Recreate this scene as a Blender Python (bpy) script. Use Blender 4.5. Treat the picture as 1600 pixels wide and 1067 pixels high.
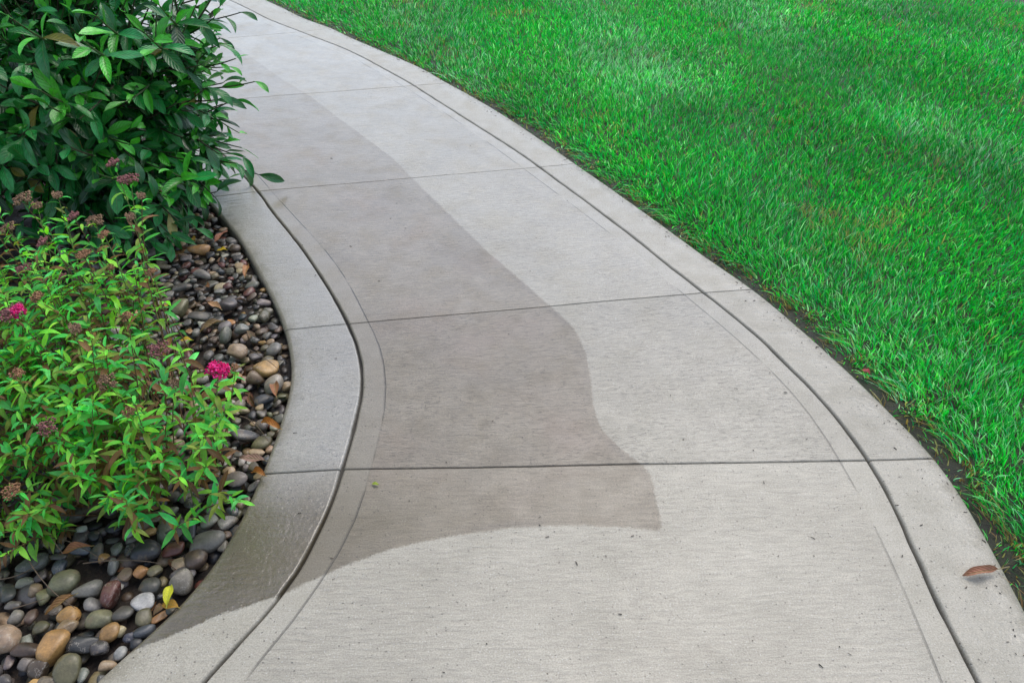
import bpy, math, random
import numpy as np
from mathutils import Matrix, Vector

R = math.radians
rng = np.random.default_rng(11)
random.seed(5)
scene = bpy.context.scene
for o in list(bpy.data.objects):
    bpy.data.objects.remove(o)

# ------------------------------------------------------------------ camera
F_PX, PITCH, CAM_H = 1130.0, R(37.7), 1.5
cam_data = bpy.data.cameras.new("camera")
cam_data.sensor_width = 36.0
cam_data.lens = 36.0 * F_PX / 1600.0
cam_data.clip_start = 0.05
cam_data.clip_end = 500.0
camera = bpy.data.objects.new("camera", cam_data)
scene.collection.objects.link(camera)
camera.location = (0, 0, CAM_H)
camera.rotation_euler = (math.pi / 2 - PITCH, 0, 0)
scene.camera = camera

# ------------------------------------------------------------------ sky, sun, exposure (overcast after rain)
SUN_EL, SUN_AZ = R(62), R(28)          # azimuth measured from +Y towards +X
world = bpy.data.worlds.new("World")
scene.world = world
world.use_nodes = True
wn, wl = world.node_tree.nodes, world.node_tree.links
wn.clear()
sky = wn.new("ShaderNodeTexSky")
sky.sky_type = 'NISHITA'
sky.sun_disc = False
sky.sun_elevation = SUN_EL
sky.sun_rotation = SUN_AZ
sky.air_density = 1.0
sky.dust_density = 2.0
sky.ozone_density = 1.0
hsv = wn.new("ShaderNodeHueSaturation")
hsv.inputs["Saturation"].default_value = 0.75   # cloud veil: greyer than a clear sky
bg = wn.new("ShaderNodeBackground")
bg.inputs["Strength"].default_value = 0.15
wo = wn.new("ShaderNodeOutputWorld")
wl.new(sky.outputs[0], hsv.inputs["Color"])
wl.new(hsv.outputs[0], bg.inputs["Color"])
wl.new(bg.outputs[0], wo.inputs["Surface"])

sun_data = bpy.data.lights.new("sun", 'SUN')
sun_data.energy = 0.8
sun_data.angle = R(40)
sun_data.color = (1.0, 0.95, 0.86)
sun = bpy.data.objects.new("sun", sun_data)
scene.collection.objects.link(sun)
sd_ = Vector((math.sin(SUN_AZ) * math.cos(SUN_EL), math.cos(SUN_AZ) * math.cos(SUN_EL), math.sin(SUN_EL)))
sun.rotation_euler = sd_.to_track_quat('Z', 'Y').to_euler()

scene.view_settings.view_transform = 'Standard'
scene.view_settings.look = 'None'
scene.view_settings.gamma = 1.0
scene.view_settings.use_curve_mapping = False
scene.view_settings.exposure = 0.68

# ------------------------------------------------------------------ helpers
C = scene.collection
ct, st = math.cos(PITCH), math.sin(PITCH)


def G(px, py, z=0.0):
    """point of the place at height z that the photograph shows at (px, py)"""
    a, b = (px - 800.0) / F_PX, (533.5 - py) / F_PX
    d = np.array([a, ct + b * st, -st + b * ct])
    return np.array([0, 0, CAM_H]) + d * ((z - CAM_H) / d[2])


def ray_at(px, py, Y):
    a, b = (px - 800.0) / F_PX, (533.5 - py) / F_PX
    d = np.array([a, ct + b * st, -st + b * ct])
    return np.array([0, 0, CAM_H]) + d * (Y / d[1])


def project(P):
    P = np.asarray(P, float)
    x, y, z = P[..., 0], P[..., 1], P[..., 2] - CAM_H
    zc = y * ct - z * st
    up = y * st + z * ct
    zs = np.where(zc > 0.05, zc, 0.05)
    return 800 + x / zs * F_PX, 533.5 - up / zs * F_PX, zc


def mesh_tri(name, V, F, mat=None, attrs=None, smooth=True):
    V = np.ascontiguousarray(V, np.float32)
    F = np.ascontiguousarray(F, np.int32)
    me = bpy.data.meshes.new(name)
    me.vertices.add(len(V))
    me.vertices.foreach_set("co", V.ravel())
    k = F.shape[1]
    me.loops.add(F.size)
    me.loops.foreach_set("vertex_index", F.ravel())
    me.polygons.add(len(F))
    me.polygons.foreach_set("loop_start", np.arange(0, F.size, k, dtype=np.int32))
    me.polygons.foreach_set("loop_total", np.full(len(F), k, np.int32))
    if smooth:
        me.polygons.foreach_set("use_smooth", np.ones(len(F), bool))
    me.update(calc_edges=True)
    for an, (ty, data) in (attrs or {}).items():
        at = me.attributes.new(an, ty, 'POINT')
        data = np.ascontiguousarray(data, np.float32)
        at.data.foreach_set({'FLOAT': 'value', 'FLOAT_VECTOR': 'vector', 'FLOAT_COLOR': 'color'}[ty], data.ravel())
    if mat:
        me.materials.append(mat)
    return me


def link(name, data, parent=None, mw=None, color=None):
    o = bpy.data.objects.new(name, data)
    C.objects.link(o)
    if mw is not None:
        o.matrix_basis = mw
    if parent is not None:
        o.parent = parent
        o.matrix_parent_inverse = Matrix.Translation(-Vector(parent.location))
    if color is not None:
        o.color = (*color, 1.0)
    return o


def tag(o, label=None, cat=None, group=None, kind=None):
    for k, v in (("label", label), ("category", cat), ("group", group), ("kind", kind)):
        if v:
            o[k] = v
    return o


def empty(name, loc, label, cat, group=None):
    o = bpy.data.objects.new(name, None)
    C.objects.link(o)
    o.location = loc
    o.empty_display_size = 0.1
    return tag(o, label, cat, group)


def rgba(c):
    c = np.asarray(c, float)
    return np.concatenate([c, np.ones(c.shape[:-1] + (1,))], -1)


def catmull(P, step=0.03):
    P = np.asarray(P, float)
    Q = np.vstack([2 * P[0] - P[1], P, 2 * P[-1] - P[-2]])
    out = []
    for i in range(1, len(Q) - 2):
        p0, p1, p2, p3 = Q[i - 1], Q[i], Q[i + 1], Q[i + 2]
        n = max(2, int(np.linalg.norm(p2 - p1) / step))
        t = np.linspace(0, 1, n, endpoint=False)[:, None]
        out.append(0.5 * (2 * p1 + (p2 - p0) * t + (2 * p0 - 5 * p1 + 4 * p2 - p3) * t ** 2 + (3 * p1 - p0 - 3 * p2 + p3) * t ** 3))
    out.append(P[-1:])
    return np.vstack(out)


def smooth_line(P, it=3):
    P = P.copy()
    for _ in range(it):
        P[1:-1] = 0.25 * P[:-2] + 0.5 * P[1:-1] + 0.25 * P[2:]
    return P


def dist_line(P, L):
    """distance of points to a polyline and the side (positive = right of its direction)"""
    P = np.asarray(P, float)
    best = np.full(len(P), 1e9)
    side = np.zeros(len(P))
    for a, b in zip(L[:-1], L[1:]):
        ab = b - a
        l2 = max(ab @ ab, 1e-12)
        t = np.clip(((P - a) @ ab) / l2, 0, 1)
        q = P - a - t[:, None] * ab
        d = np.hypot(q[:, 0], q[:, 1])
        m = d < best
        best[m] = d[m]
        side[m] = np.sign(ab[1] * (P[m, 0] - a[0]) - ab[0] * (P[m, 1] - a[1]))
    return best, side


def inside(P, poly):
    x, y = P[:, 0], P[:, 1]
    res = np.zeros(len(P), bool)
    n = len(poly)
    for i in range(n):
        x1, y1 = poly[i]
        x2, y2 = poly[(i + 1) % n]
        c = (y1 > y) != (y2 > y)
        with np.errstate(divide='ignore', invalid='ignore'):
            xi = (x2 - x1) * (y - y1) / (y2 - y1 + 1e-15) + x1
        res ^= c & (x < xi)
    return res


def value_noise(P, scale, seed=0):
    """smooth 2-D noise 0..1 for placing things"""
    r = np.random.default_rng(seed)
    T = r.random((64, 64))
    q = np.asarray(P)[:, :2] * scale
    i = np.floor(q).astype(int)
    f = q - i
    f = f * f * (3 - 2 * f)
    g = lambda dx, dy: T[(i[:, 0] + dx) % 64, (i[:, 1] + dy) % 64]
    return (g(0, 0) * (1 - f[:, 0]) + g(1, 0) * f[:, 0]) * (1 - f[:, 1]) + (g(0, 1) * (1 - f[:, 0]) + g(1, 1) * f[:, 0]) * f[:, 1]


# ------------------------------------------------------------------ node helpers
class NT:
    def __init__(self, name):
        self.m = bpy.data.materials.new(name)
        self.m.use_nodes = True
        self.t = self.m.node_tree
        self.t.nodes.clear()
        self.out = self.t.nodes.new("ShaderNodeOutputMaterial")

    def n(self, ty, ins=None, **kw):
        nd = self.t.nodes.new("ShaderNode" + ty)
        for k, v in kw.items():
            setattr(nd, k, v)
        for k, v in (ins or {}).items():
            s = nd.inputs[k]
            if isinstance(v, bpy.types.NodeSocket):
                self.t.links.new(v, s)
            else:
                s.default_value = v
        return nd

    def math(self, op, a, b=0.0, c=0.0, clamp=False):
        return self.n("Math", {0: a, 1: b, 2: c}, operation=op, use_clamp=clamp).outputs[0]

    def attr(self, name, out="Fac"):
        return self.n("Attribute", attribute_name=name).outputs[out]

    def noise(self, vec, scale, detail=3.0, rough=0.5):
        return self.n("TexNoise", {"Vector": vec, "Scale": scale, "Detail": detail, "Roughness": rough}).outputs[0]

    def step(self, v, lo, hi, a=0.0, b=1.0):
        return self.n("MapRange", {"Value": v, "From Min": lo, "From Max": hi, "To Min": a, "To Max": b}, interpolation_type='SMOOTHSTEP').outputs[0]

    def lin(self, v, lo, hi, a=0.0, b=1.0):
        return self.n("MapRange", {"Value": v, "From Min": lo, "From Max": hi, "To Min": a, "To Max": b}).outputs[0]

    def mix(self, f, a, b, bt='MIX'):
        nd = self.n("Mix", data_type='RGBA', blend_type=bt)
        for s, v in ((nd.inputs[0], f), (nd.inputs[6], a), (nd.inputs[7], b)):
            if isinstance(v, bpy.types.NodeSocket):
                self.t.links.new(v, s)
            elif isinstance(v, tuple):
                s.default_value = (*v, 1.0) if len(v) == 3 else v
            else:
                s.default_value = v
        return nd.outputs[2]

    def done(self, sh):
        self.t.links.new(sh, self.out.inputs["Surface"])
        return self.m


def concrete():
    k = NT("damp_concrete")
    pos = k.n("NewGeometry").outputs["Position"]
    pc = k.attr("pc", "Vector")
    sd = k.attr("dark")
    band = k.attr("band")
    border = k.attr("border")
    wet = k.attr("wet")
    wob = k.math('MULTIPLY_ADD', k.noise(pos, 14, 4), 0.016, -0.008)
    wob2 = k.math('MULTIPLY_ADD', k.noise(pos, 110, 4, 0.7), 0.020, -0.010)
    s = k.math('ADD', k.math('ADD', sd, wob), wob2)
    sep = k.n("SeparateXYZ", {0: pos})
    fade = k.lin(sep.outputs[1], 1.9, 4.6, 1.0, 0.42)         # stain colour weakened towards the far end, standing in for sky sheen
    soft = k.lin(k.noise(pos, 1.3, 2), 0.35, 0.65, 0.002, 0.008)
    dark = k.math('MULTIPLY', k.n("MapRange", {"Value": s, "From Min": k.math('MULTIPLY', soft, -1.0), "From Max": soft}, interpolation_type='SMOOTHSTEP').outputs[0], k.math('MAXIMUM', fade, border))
    tide = k.math('MULTIPLY', k.step(k.math('ABSOLUTE', k.math('SUBTRACT', s, 0.012)), 0.0, 0.02, 1.0, 0.0), k.step(k.noise(pos, 4, 3), 0.42, 0.6))
    inband = k.step(band, -0.004, 0.004)          # smooth trowelled margin
    smooth = k.math('MAXIMUM', inband, border)
    big = k.noise(pos, 2.2, 5, 0.6)
    mid = k.noise(pos, 14, 4, 0.6)
    fine = k.noise(pos, 260, 4, 0.75)
    light = k.mix(k.step(big, 0.3, 0.7), (0.372, 0.344, 0.278), (0.436, 0.405, 0.332))
    lband = k.mix(k.step(mid, 0.35, 0.65), (0.39, 0.362, 0.292), (0.428, 0.398, 0.326))
    light = k.mix(smooth, light, lband)
    dk = k.mix(k.step(mid, 0.35, 0.7), (0.262, 0.226, 0.170), (0.292, 0.254, 0.195))
    dband = k.mix(k.step(mid, 0.35, 0.7), (0.265, 0.235, 0.185), (0.295, 0.264, 0.21))
    rosy = k.step(k.noise(pos, 1.9, 3), 0.45, 0.7)
    dk = k.mix(k.math('MULTIPLY', rosy, 0.45), dk, (0.305, 0.232, 0.19))
    dk = k.mix(k.step(k.noise(pos, 2.7, 4, 0.6), 0.45, 0.72, 0.0, 0.6), dk, (0.19, 0.165, 0.128))
    dk = k.mix(k.math('MULTIPLY', tide, 0.35), dk, (0.165, 0.145, 0.125))
    dk = k.mix(inband, dk, dband)
    dbord = k.mix(k.step(big, 0.3, 0.7), (0.095, 0.076, 0.042), (0.135, 0.110, 0.068))
    dbl = k.mix(k.step(big, 0.3, 0.7), (0.33, 0.312, 0.27), (0.375, 0.355, 0.31))
    dk = k.mix(border, k.mix(k.attr('soak'), dk, (0.150, 0.128, 0.086)), k.mix(k.attr('soak'), dbl, dbord))
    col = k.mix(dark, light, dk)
    rim = k.attr("rim")
    rst = k.math('MULTIPLY', k.step(k.math('ADD', rim, k.math('MULTIPLY', k.noise(pos, 16, 4, 0.65), 0.09)), 0.045, 0.10, 1.0, 0.0), 0.6)
    col = k.mix(rst, col, (0.17, 0.15, 0.095))
    tone = k.attr("tone")
    col = k.mix(1.0, col, k.n("CombineColor", {0: tone, 1: tone, 2: tone}).outputs[0], 'MULTIPLY')
    # sand grain, pits, pale aggregate
    g = k.lin(fine, 0.3, 0.7, 0.70, 1.26)
    col = k.mix(1.0, col, k.n("CombineColor", {0: g, 1: g, 2: g}).outputs[0], 'MULTIPLY')
    v1 = k.n("TexVoronoi", {"Vector": pos, "Scale": 95.0, "Randomness": 1.0})
    pit = k.step(v1.outputs[0], 0.10, 0.22, 1.0, 0.0)
    pitm = k.math('MULTIPLY', pit, k.step(k.n("SeparateColor", {0: v1.outputs["Color"]}).outputs[0], 0.74, 0.82))
    col = k.mix(k.math('MULTIPLY', pitm, 0.45), col, (0.14, 0.125, 0.11))
    v2 = k.n("TexVoronoi", {"Vector": pos, "Scale": 170.0})
    agg = k.math('MULTIPLY', k.step(v2.outputs[0], 0.15, 0.3, 1.0, 0.0), k.step(k.n("SeparateColor", {0: v2.outputs["Color"]}).outputs[1], 0.8, 0.86))
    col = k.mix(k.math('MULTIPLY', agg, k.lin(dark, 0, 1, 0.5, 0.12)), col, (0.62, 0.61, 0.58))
    # faint tan soil stains
    stn = k.step(k.noise(pos, 3.7, 6, 0.65), 0.56, 0.78)
    col = k.mix(k.math('MULTIPLY', stn, 0.22), col, (0.30, 0.25, 0.18))
    # broom strokes run across the walk
    pcd = k.n('VectorMath', {0: pc, 1: k.n('CombineXYZ', {1: k.math('MULTIPLY', k.noise(pos, 30, 3), 0.012)}).outputs[0]}, operation='ADD').outputs[0]
    mp = k.n("Mapping", {"Vector": pcd, "Scale": (17.0, 105.0, 1.0)}).outputs[0]
    broom = k.noise(mp, 1.0, 3, 0.6)
    mp2 = k.n("Mapping", {"Vector": pc, "Scale": (7.0, 60.0, 1.0)}).outputs[0]
    broom2 = k.noise(mp2, 1.0, 4, 0.65)
    broom_sheen_str = k.math('MAXIMUM', k.lin(smooth, 0.0, 1.0, 1.0, 0.3), k.math('MULTIPLY', k.math('MULTIPLY', border, dark), 0.6))  # border part: colour streaks stand in for rippled sky reflection
    # tooled line of the margin, broken here and there
    brk = k.step(k.noise(pos, 3.1, 2), 0.40, 0.52)
    line = k.math('MULTIPLY', k.step(k.math('ABSOLUTE', band), 0.0008, 0.0034, 1.0, 0.0), brk)
    line = k.math('MULTIPLY', line, k.math('SUBTRACT', 1.0, border))
    col = k.mix(k.math('MULTIPLY', line, 0.42), col, (0.10, 0.09, 0.075))
    mp3 = k.n("Mapping", {"Vector": pcd, "Scale": (38.0, 210.0, 1.0)}).outputs[0]
    dash = k.math('MULTIPLY', k.math('MULTIPLY', k.step(k.noise(mp3, 1.0, 2, 0.5), 0.57, 0.66), broom_sheen_str), k.attr('broomw'))
    dash = k.math('MULTIPLY', dash, k.step(k.noise(pos, 6, 3), 0.35, 0.6, 0.45, 1.0))
    col = k.mix(k.math('MULTIPLY', dash, 0.42), col, (0.13, 0.115, 0.10))
    shade = k.lin(broom, 0.28, 0.72, 0.84, 1.12)
    shade = k.math('ADD', k.math('MULTIPLY', k.math('SUBTRACT', shade, 1.0), broom_sheen_str), 1.0)
    col = k.mix(1.0, col, k.n("CombineColor", {0: shade, 1: shade, 2: shade}).outputs[0], 'MULTIPLY')
    h = k.math('MULTIPLY', k.math('ADD', k.math('MULTIPLY', broom, 0.9), k.math('MULTIPLY', broom2, 0.7)), broom_sheen_str)
    h = k.math('ADD', h, k.math('MULTIPLY', fine, 0.45))
    h = k.math('SUBTRACT', h, k.math('MULTIPLY', k.math('ADD', pitm, dash), 0.7))
    h = k.math('SUBTRACT', h, k.math('MULTIPLY', line, 1.2))
    bump = k.n("Bump", {"Height": h, "Strength": 1.0, "Distance": 0.0036}).outputs[0]
    # water film: shallow ripples
    rip = k.math('ADD', k.math('MULTIPLY', broom2, 1.0), k.math('MULTIPLY', k.math('MULTIPLY', k.noise(pos, 70, 3), 1.1), border))
    film = k.n("Bump", {"Height": rip, "Strength": k.lin(border, 0.0, 1.0, 0.22, 0.9), "Distance": 0.0020}).outputs[0]
    wetn = k.math('MULTIPLY', wet, k.step(k.noise(pos, 7, 4, 0.6), 0.25, 0.6, 0.55, 1.0))
    crough = k.lin(wetn, 0.3, 1.0, 0.30, 0.10)
    b = k.n("BsdfPrincipled", {"Base Color": col, "Roughness": 0.78, "Normal": bump, "Coat Weight": wetn, "Coat Roughness": crough,
                               "Coat IOR": 1.75, "Coat Normal": film, "Specular IOR Level": 0.35})
    return k.done(b.outputs[0])


def soil(name, c1, c2, c3, rough=0.6, disp=0.012):
    k = NT(name)
    pos = k.n("NewGeometry").outputs["Position"]
    a = k.noise(pos, 9, 6, 0.65)
    b_ = k.noise(pos, 90, 5, 0.7)
    col = k.mix(k.step(a, 0.35, 0.65), c1, c2)
    col = k.mix(k.step(b_, 0.5, 0.72), col, c3)
    h = k.math('ADD', a, k.math('MULTIPLY', b_, 0.6))
    bump = k.n("Bump", {"Height": h, "Strength": 1.0, "Distance": disp}).outputs[0]
    b = k.n("BsdfPrincipled", {"Base Color": col, "Roughness": rough, "Normal": bump})
    return k.done(b.outputs[0])


def foliage(name, rough=0.32, trans=0.22, veins=9.0, vein_str=0.5, spec=0.5, coat=0.0):
    k = NT(name)
    tint = k.attr("tint", "Color")
    oc = k.n("ObjectInfo")
    col = k.mix(1.0, tint, oc.outputs["Color"], 'MULTIPLY')
    lv = k.n("SeparateXYZ", {0: k.attr("lv", "Vector")})
    u, v = lv.outputs[0], lv.outputs[1]
    au = k.math('ABSOLUTE', u)
    rib = k.step(au, 0.03, 0.11, 1.0, 0.0)
    ph = k.math('SUBTRACT', k.math('MULTIPLY', v, veins), k.math('MULTIPLY', au, 2.2))
    vein = k.math('SINE', k.math('MULTIPLY', ph, 6.283))
    pos = k.n("NewGeometry").outputs["Position"]
    n1 = k.noise(pos, 55, 3)
    sh = k.lin(n1, 0.3, 0.7, 0.78, 1.22)
    col = k.mix(1.0, col, k.n("CombineColor", {0: sh, 1: sh, 2: sh}).outputs[0], 'MULTIPLY')
    col = k.mix(k.math('MULTIPLY', rib, 0.35), col, (0.22, 0.36, 0.12))
    h = k.math('SUBTRACT', k.math('MULTIPLY', vein, 0.35), k.math('MULTIPLY', rib, 1.2))
    bump = k.n("Bump", {"Height": h, "Strength": vein_str, "Distance": 0.0015}).outputs[0]
    b = k.n("BsdfPrincipled", {"Base Color": col, "Roughness": rough, "Normal": bump, "Specular IOR Level": spec, "Coat Weight": coat, "Coat Roughness": 0.18})
    if trans <= 0:
        return k.done(b.outputs[0])
    tcol = k.mix(1.0, col, (1.3, 1.5, 0.5), 'MULTIPLY')
    tr = k.n("BsdfTranslucent", {"Color": tcol})
    mx = k.n("MixShader", {0: trans, 1: b.outputs[0], 2: tr.outputs[0]})
    return k.done(mx.outputs[0])


def grass_mat():
    k = NT("wet_grass")
    col = k.attr("tint", "Color")
    b = k.n("BsdfPrincipled", {"Base Color": col, "Roughness": 0.36, "Specular IOR Level": 0.35})
    tr = k.n("BsdfTranslucent", {"Color": k.mix(1.0, col, (1.25, 1.5, 0.75), 'MULTIPLY')})
    mx = k.n("MixShader", {0: 0.45, 1: b.outputs[0], 2: tr.outputs[0]})
    return k.done(mx.outputs[0])


def plain(name, rough=0.5, spec=0.5, grain=60.0, coat=0.0):
    """bark, petals, stalks, twigs: colour from the tint attribute and the object colour, with grain"""
    k = NT(name)
    tint = k.attr("tint", "Color")
    col = k.mix(1.0, tint, k.n("ObjectInfo").outputs["Color"], 'MULTIPLY')
    pos = k.n("NewGeometry").outputs["Position"]
    n1 = k.noise(pos, grain, 4, 0.6)
    sh = k.lin(n1, 0.3, 0.7, 0.65, 1.3)
    col = k.mix(1.0, col, k.n("CombineColor", {0: sh, 1: sh, 2: sh}).outputs[0], 'MULTIPLY')
    bump = k.n("Bump", {"Height": n1, "Strength": 0.4, "Distance": 0.002}).outputs[0]
    b = k.n("BsdfPrincipled", {"Base Color": col, "Roughness": rough, "Normal": bump, "Specular IOR Level": spec, "Coat Weight": coat, "Coat Roughness": 0.15})
    return k.done(b.outputs[0])


def pebble_mat():
    k = NT("wet_river_stone")
    tint = k.attr("tint", "Color")
    oi = k.n("ObjectInfo")
    col = k.mix(1.0, tint, oi.outputs["Color"], 'MULTIPLY')
    pos = k.n("NewGeometry").outputs["Position"]
    off = k.math('MULTIPLY', oi.outputs["Random"], 40.0)
    p2 = k.n("VectorMath", {0: pos, 1: k.n("CombineXYZ", {0: off, 1: off, 2: off}).outputs[0]}, operation='ADD').outputs[0]
    n1 = k.noise(p2, 26, 5, 0.65)
    n2 = k.noise(p2, 210, 3, 0.7)
    sh = k.math('MULTIPLY', k.lin(n1, 0.3, 0.7, 0.6, 1.45), k.lin(n2, 0.3, 0.7, 0.82, 1.18))
    col = k.mix(1.0, col, k.n("CombineColor", {0: sh, 1: sh, 2: sh}).outputs[0], 'MULTIPLY')
    col = k.mix(k.math('MULTIPLY', k.step(k.noise(p2, 34, 4), 0.58, 0.66), 0.35), col, (0.20, 0.14, 0.08))
    crack = k.step(k.math('ABSOLUTE', k.math('SUBTRACT', k.noise(p2, 30, 5, 0.6), 0.5)), 0.002, 0.012, 1.0, 0.0)
    crk = k.math('MULTIPLY', crack, k.step(oi.outputs["Random"], 0.6, 0.75))
    col = k.mix(k.math('MULTIPLY', crk, 0.5), col, (0.42, 0.38, 0.32))
    bump = k.n("Bump", {"Height": k.math('ADD', n1, k.math('MULTIPLY', n2, 0.4)), "Strength": 0.55, "Distance": 0.004}).outputs[0]
    b = k.n("BsdfPrincipled", {"Base Color": col, "Roughness": 0.5, "Normal": bump, "Coat Weight": 0.6, "Coat Roughness": 0.22, "Coat IOR": 1.36})
    return k.done(b.outputs[0])


M_CON = concrete()
M_BED = soil("dark_mulch_soil", (0.016, 0.011, 0.008), (0.035, 0.023, 0.015), (0.07, 0.045, 0.028))
M_EDGE = soil("lawn_soil", (0.012, 0.012, 0.006), (0.022, 0.024, 0.010), (0.045, 0.05, 0.018))
M_FAR = soil("distant_lawn", (0.02, 0.16, 0.03), (0.035, 0.21, 0.045), (0.06, 0.25, 0.07), 0.7, 0.03)
M_JOINT = soil("joint_dirt", (0.03, 0.027, 0.022), (0.05, 0.045, 0.038), (0.08, 0.07, 0.06), 0.7, 0.004)
M_LAUREL = foliage("laurel_leaf", 0.30, 0.09, 8.0, 1.0, 0.5, 0.4)
M_SPIREA = foliage("spirea_leaf", 0.42, 0.4, 7.0, 0.4, 0.4)
M_DEAD = foliage("dead_leaf", 0.5, 0.12, 7.0, 0.8, 0.4)
M_GRASS = grass_mat()
M_BARK = plain("bark", 0.6, 0.4, 80)
M_PETAL = plain("flower_head", 0.7, 0.2, 120)
M_STONE = pebble_mat()

# ================================================================== THE WALK
# ground lines of the walk (traced as pixels, used as plan curves)
R_OUT = [(435, 9), (475, 28), (519, 44), (550, 59), (613, 86), (660, 107), (694, 126), (738, 150), (800, 187), (900, 255), (1000, 325), (1100, 398), (1180, 453), (1250, 511), (1330, 582), (1400, 650), (1465, 718), (1520, 800), (1560, 870), (1600, 945), (1650, 1045)]
R_GRV = [(390, 15), (419, 30), (471, 50), (547, 80), (613, 115), (647, 134), (691, 162), (738, 192), (800, 231), (843, 261), (900, 303), (980, 363), (1040, 411), (1100, 457), (1184, 525), (1231, 571), (1274, 613), (1319, 666), (1366, 733), (1404, 805), (1438, 880), (1469, 949), (1529, 1067)]
R_BND = [(382, 22), (400, 32), (455, 53), (535, 84), (585, 110), (622, 131), (660, 154), (732, 202), (779, 235), (829, 272), (880, 310), (950, 363), (1010, 410), (1065, 457), (1140, 520), (1190, 565), (1228, 603), (1267, 649), (1308, 713), (1330, 752), (1350, 789), (1391, 874), (1432, 968), (1472, 1067)]
L_BND = [(205, 62), (290, 163), (334, 205), (375, 244), (419, 293), (457, 336), (500, 382), (535, 428), (555, 463), (574, 502), (591, 535), (600, 570), (603, 605), (599, 653), (580, 729), (566, 782), (540, 845), (500, 910), (455, 975), (385, 1057)]
L_GRV = [(175, 70), (262, 163), (300, 197), (347, 239), (403, 299), (428, 334), (470, 386), (513, 450), (544, 506), (561, 553), (566, 600), (558, 650), (535, 732), (520, 782), (498, 830), (454, 912), (407, 968), (360, 1018), (316, 1065)]
L_OUT = [(118, 78), (205, 170), (262, 235), (318, 305), (348, 341), (376, 377), (398, 416), (420, 457), (438, 497), (449, 535), (455, 575), (452, 610), (438, 657), (421, 708), (404, 747), (376, 811), (344, 864), (313, 908), (266, 958), (219, 999), (178, 1037), (147, 1065)]
top_dir = (G(435, 9) - G(550, 59))[:2]
top_dir /= np.linalg.norm(top_dir)


def plan_curve(pix):
    P = np.array([G(*p)[:2] for p in pix])
    top = [P[0] + top_dir * s for s in (4.5, 3.0, 1.8, 0.9)]
    d = P[-1] - P[-2]
    d = d / np.linalg.norm(d)
    bot, q = [], P[-1]
    for s in range(6):
        d = np.array([d[0] * 0.72, d[1]])
        d /= np.linalg.norm(d)
        q = q + d * 0.45
        bot.append(q)
    return smooth_line(catmull(np.vstack([top, P, bot])), 6)


CUR = [plan_curve(c) for c in (L_OUT, L_GRV, L_BND, R_BND, R_GRV, R_OUT)]
JOINTS = [[(60, 84), (205, 72), (370, 58), (471, 50), (514, 44), (560, 40)],
          [(150, 175), (262, 163), (425, 150), (647, 134), (694, 130), (760, 124)],
          [(250, 316), (318, 309), (403, 299), (425, 295), (640, 278), (843, 261), (902, 255), (960, 249)],
          [(380, 524), (440, 516), (544, 506), (575, 500), (870, 480), (1100, 457), (1178, 452), (1260, 445)],
          [(340, 744), (405, 741), (535, 733), (830, 728), (1080, 724), (1366, 719), (1465, 716), (1560, 713)]]
JW = [np.array([G(*p)[:2] for p in j]) for j in JOINTS]
far = [np.array([CUR[0][0] - top_dir * s + np.array([-3, -0.9]), CUR[5][0] - top_dir * s + np.array([3, 0.9])]) for s in (0.6, 2.3)]
JW = far + JW + [np.array([[-4, 0.12], [4, 0.10]]), np.array([[-4, -1.2], [4, -1.22]])]


def cut(L, J):
    for i in range(len(L) - 1):
        a, r = L[i], L[i + 1] - L[i]
        for k in range(len(J) - 1):
            c, s = J[k], J[k + 1] - J[k]
            den = r[0] * s[1] - r[1] * s[0]
            if abs(den) < 1e-12:
                continue
            t = ((c[0] - a[0]) * s[1] - (c[1] - a[1]) * s[0]) / den
            w = ((c[0] - a[0]) * r[1] - (c[1] - a[1]) * r[0]) / den
            if 0 <= t < 1 and 0 <= w <= 1:
                return i + t
    return None


def resample(L, t0, t1, ts):
    i0 = np.arange(len(L))
    m = (i0 > t0) & (i0 < t1)
    ip = lambda t: np.array([np.interp(t, i0, L[:, 0]), np.interp(t, i0, L[:, 1])])
    S = np.vstack([ip(t0), L[m], ip(t1)])
    d = np.concatenate([[0], np.cumsum(np.hypot(*np.diff(S, axis=0).T))])
    return np.stack([np.interp(ts * d[-1], d, S[:, 0]), np.interp(ts * d[-1], d, S[:, 1])], 1), d[-1]


# the damp, unwashed area: a stain with an outline of its own
DARK = [(330, 48), (403, 97), (438, 122), (485, 151), (525, 182), (572, 216), (613, 247), (647, 282), (701, 334), (760, 392), (812, 436), (862, 480), (896, 512), (914, 548), (922, 590), (928, 640), (940, 672), (975, 706), (1012, 732), (1022, 765), (1030, 800), (1037, 831),
        (985, 824), (900, 820), (800, 824), (700, 838), (610, 858), (545, 880), (500, 899), (450, 925), (380, 948), (330, 965), (288, 985), (230, 1006), (190, 1022), (120, 1040)]
DK = np.array([G(*p)[:2] for p in DARK])
DK = np.vstack([DK[:1] + top_dir * 4, DK])
DKP = np.vstack([DK, [[-4.0, 0.6], [-9, 5.0], [-9, 12.0]]])

walk = tag(link("path", mesh_tri("path", np.array([[-0.0, 0, 0]] * 3), np.array([[0, 1, 2]]))), kind="structure")
# bed of the joints under the slabs
tcut = [[cut(c, j) for j in JW] for c in CUR]
ts = np.linspace(0, 1, 160)
lo = resample(CUR[0], tcut[0][0], tcut[0][-1], ts)[0]
hi = resample(CUR[5], tcut[5][0], tcut[5][-1], ts)[0]
V = np.vstack([np.c_[lo * 0.985 + hi * 0.015, np.full(160, -0.016)], np.c_[hi * 0.985 + lo * 0.015, np.full(160, -0.016)]])
Fq = np.array([[i, i + 1, 161 + i, 160 + i] for i in range(159)])
bpy.data.meshes.remove(walk.data) if False else None
walk.data = mesh_tri("joint_bed", V, Fq[:, ::-1], M_JOINT)


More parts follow.
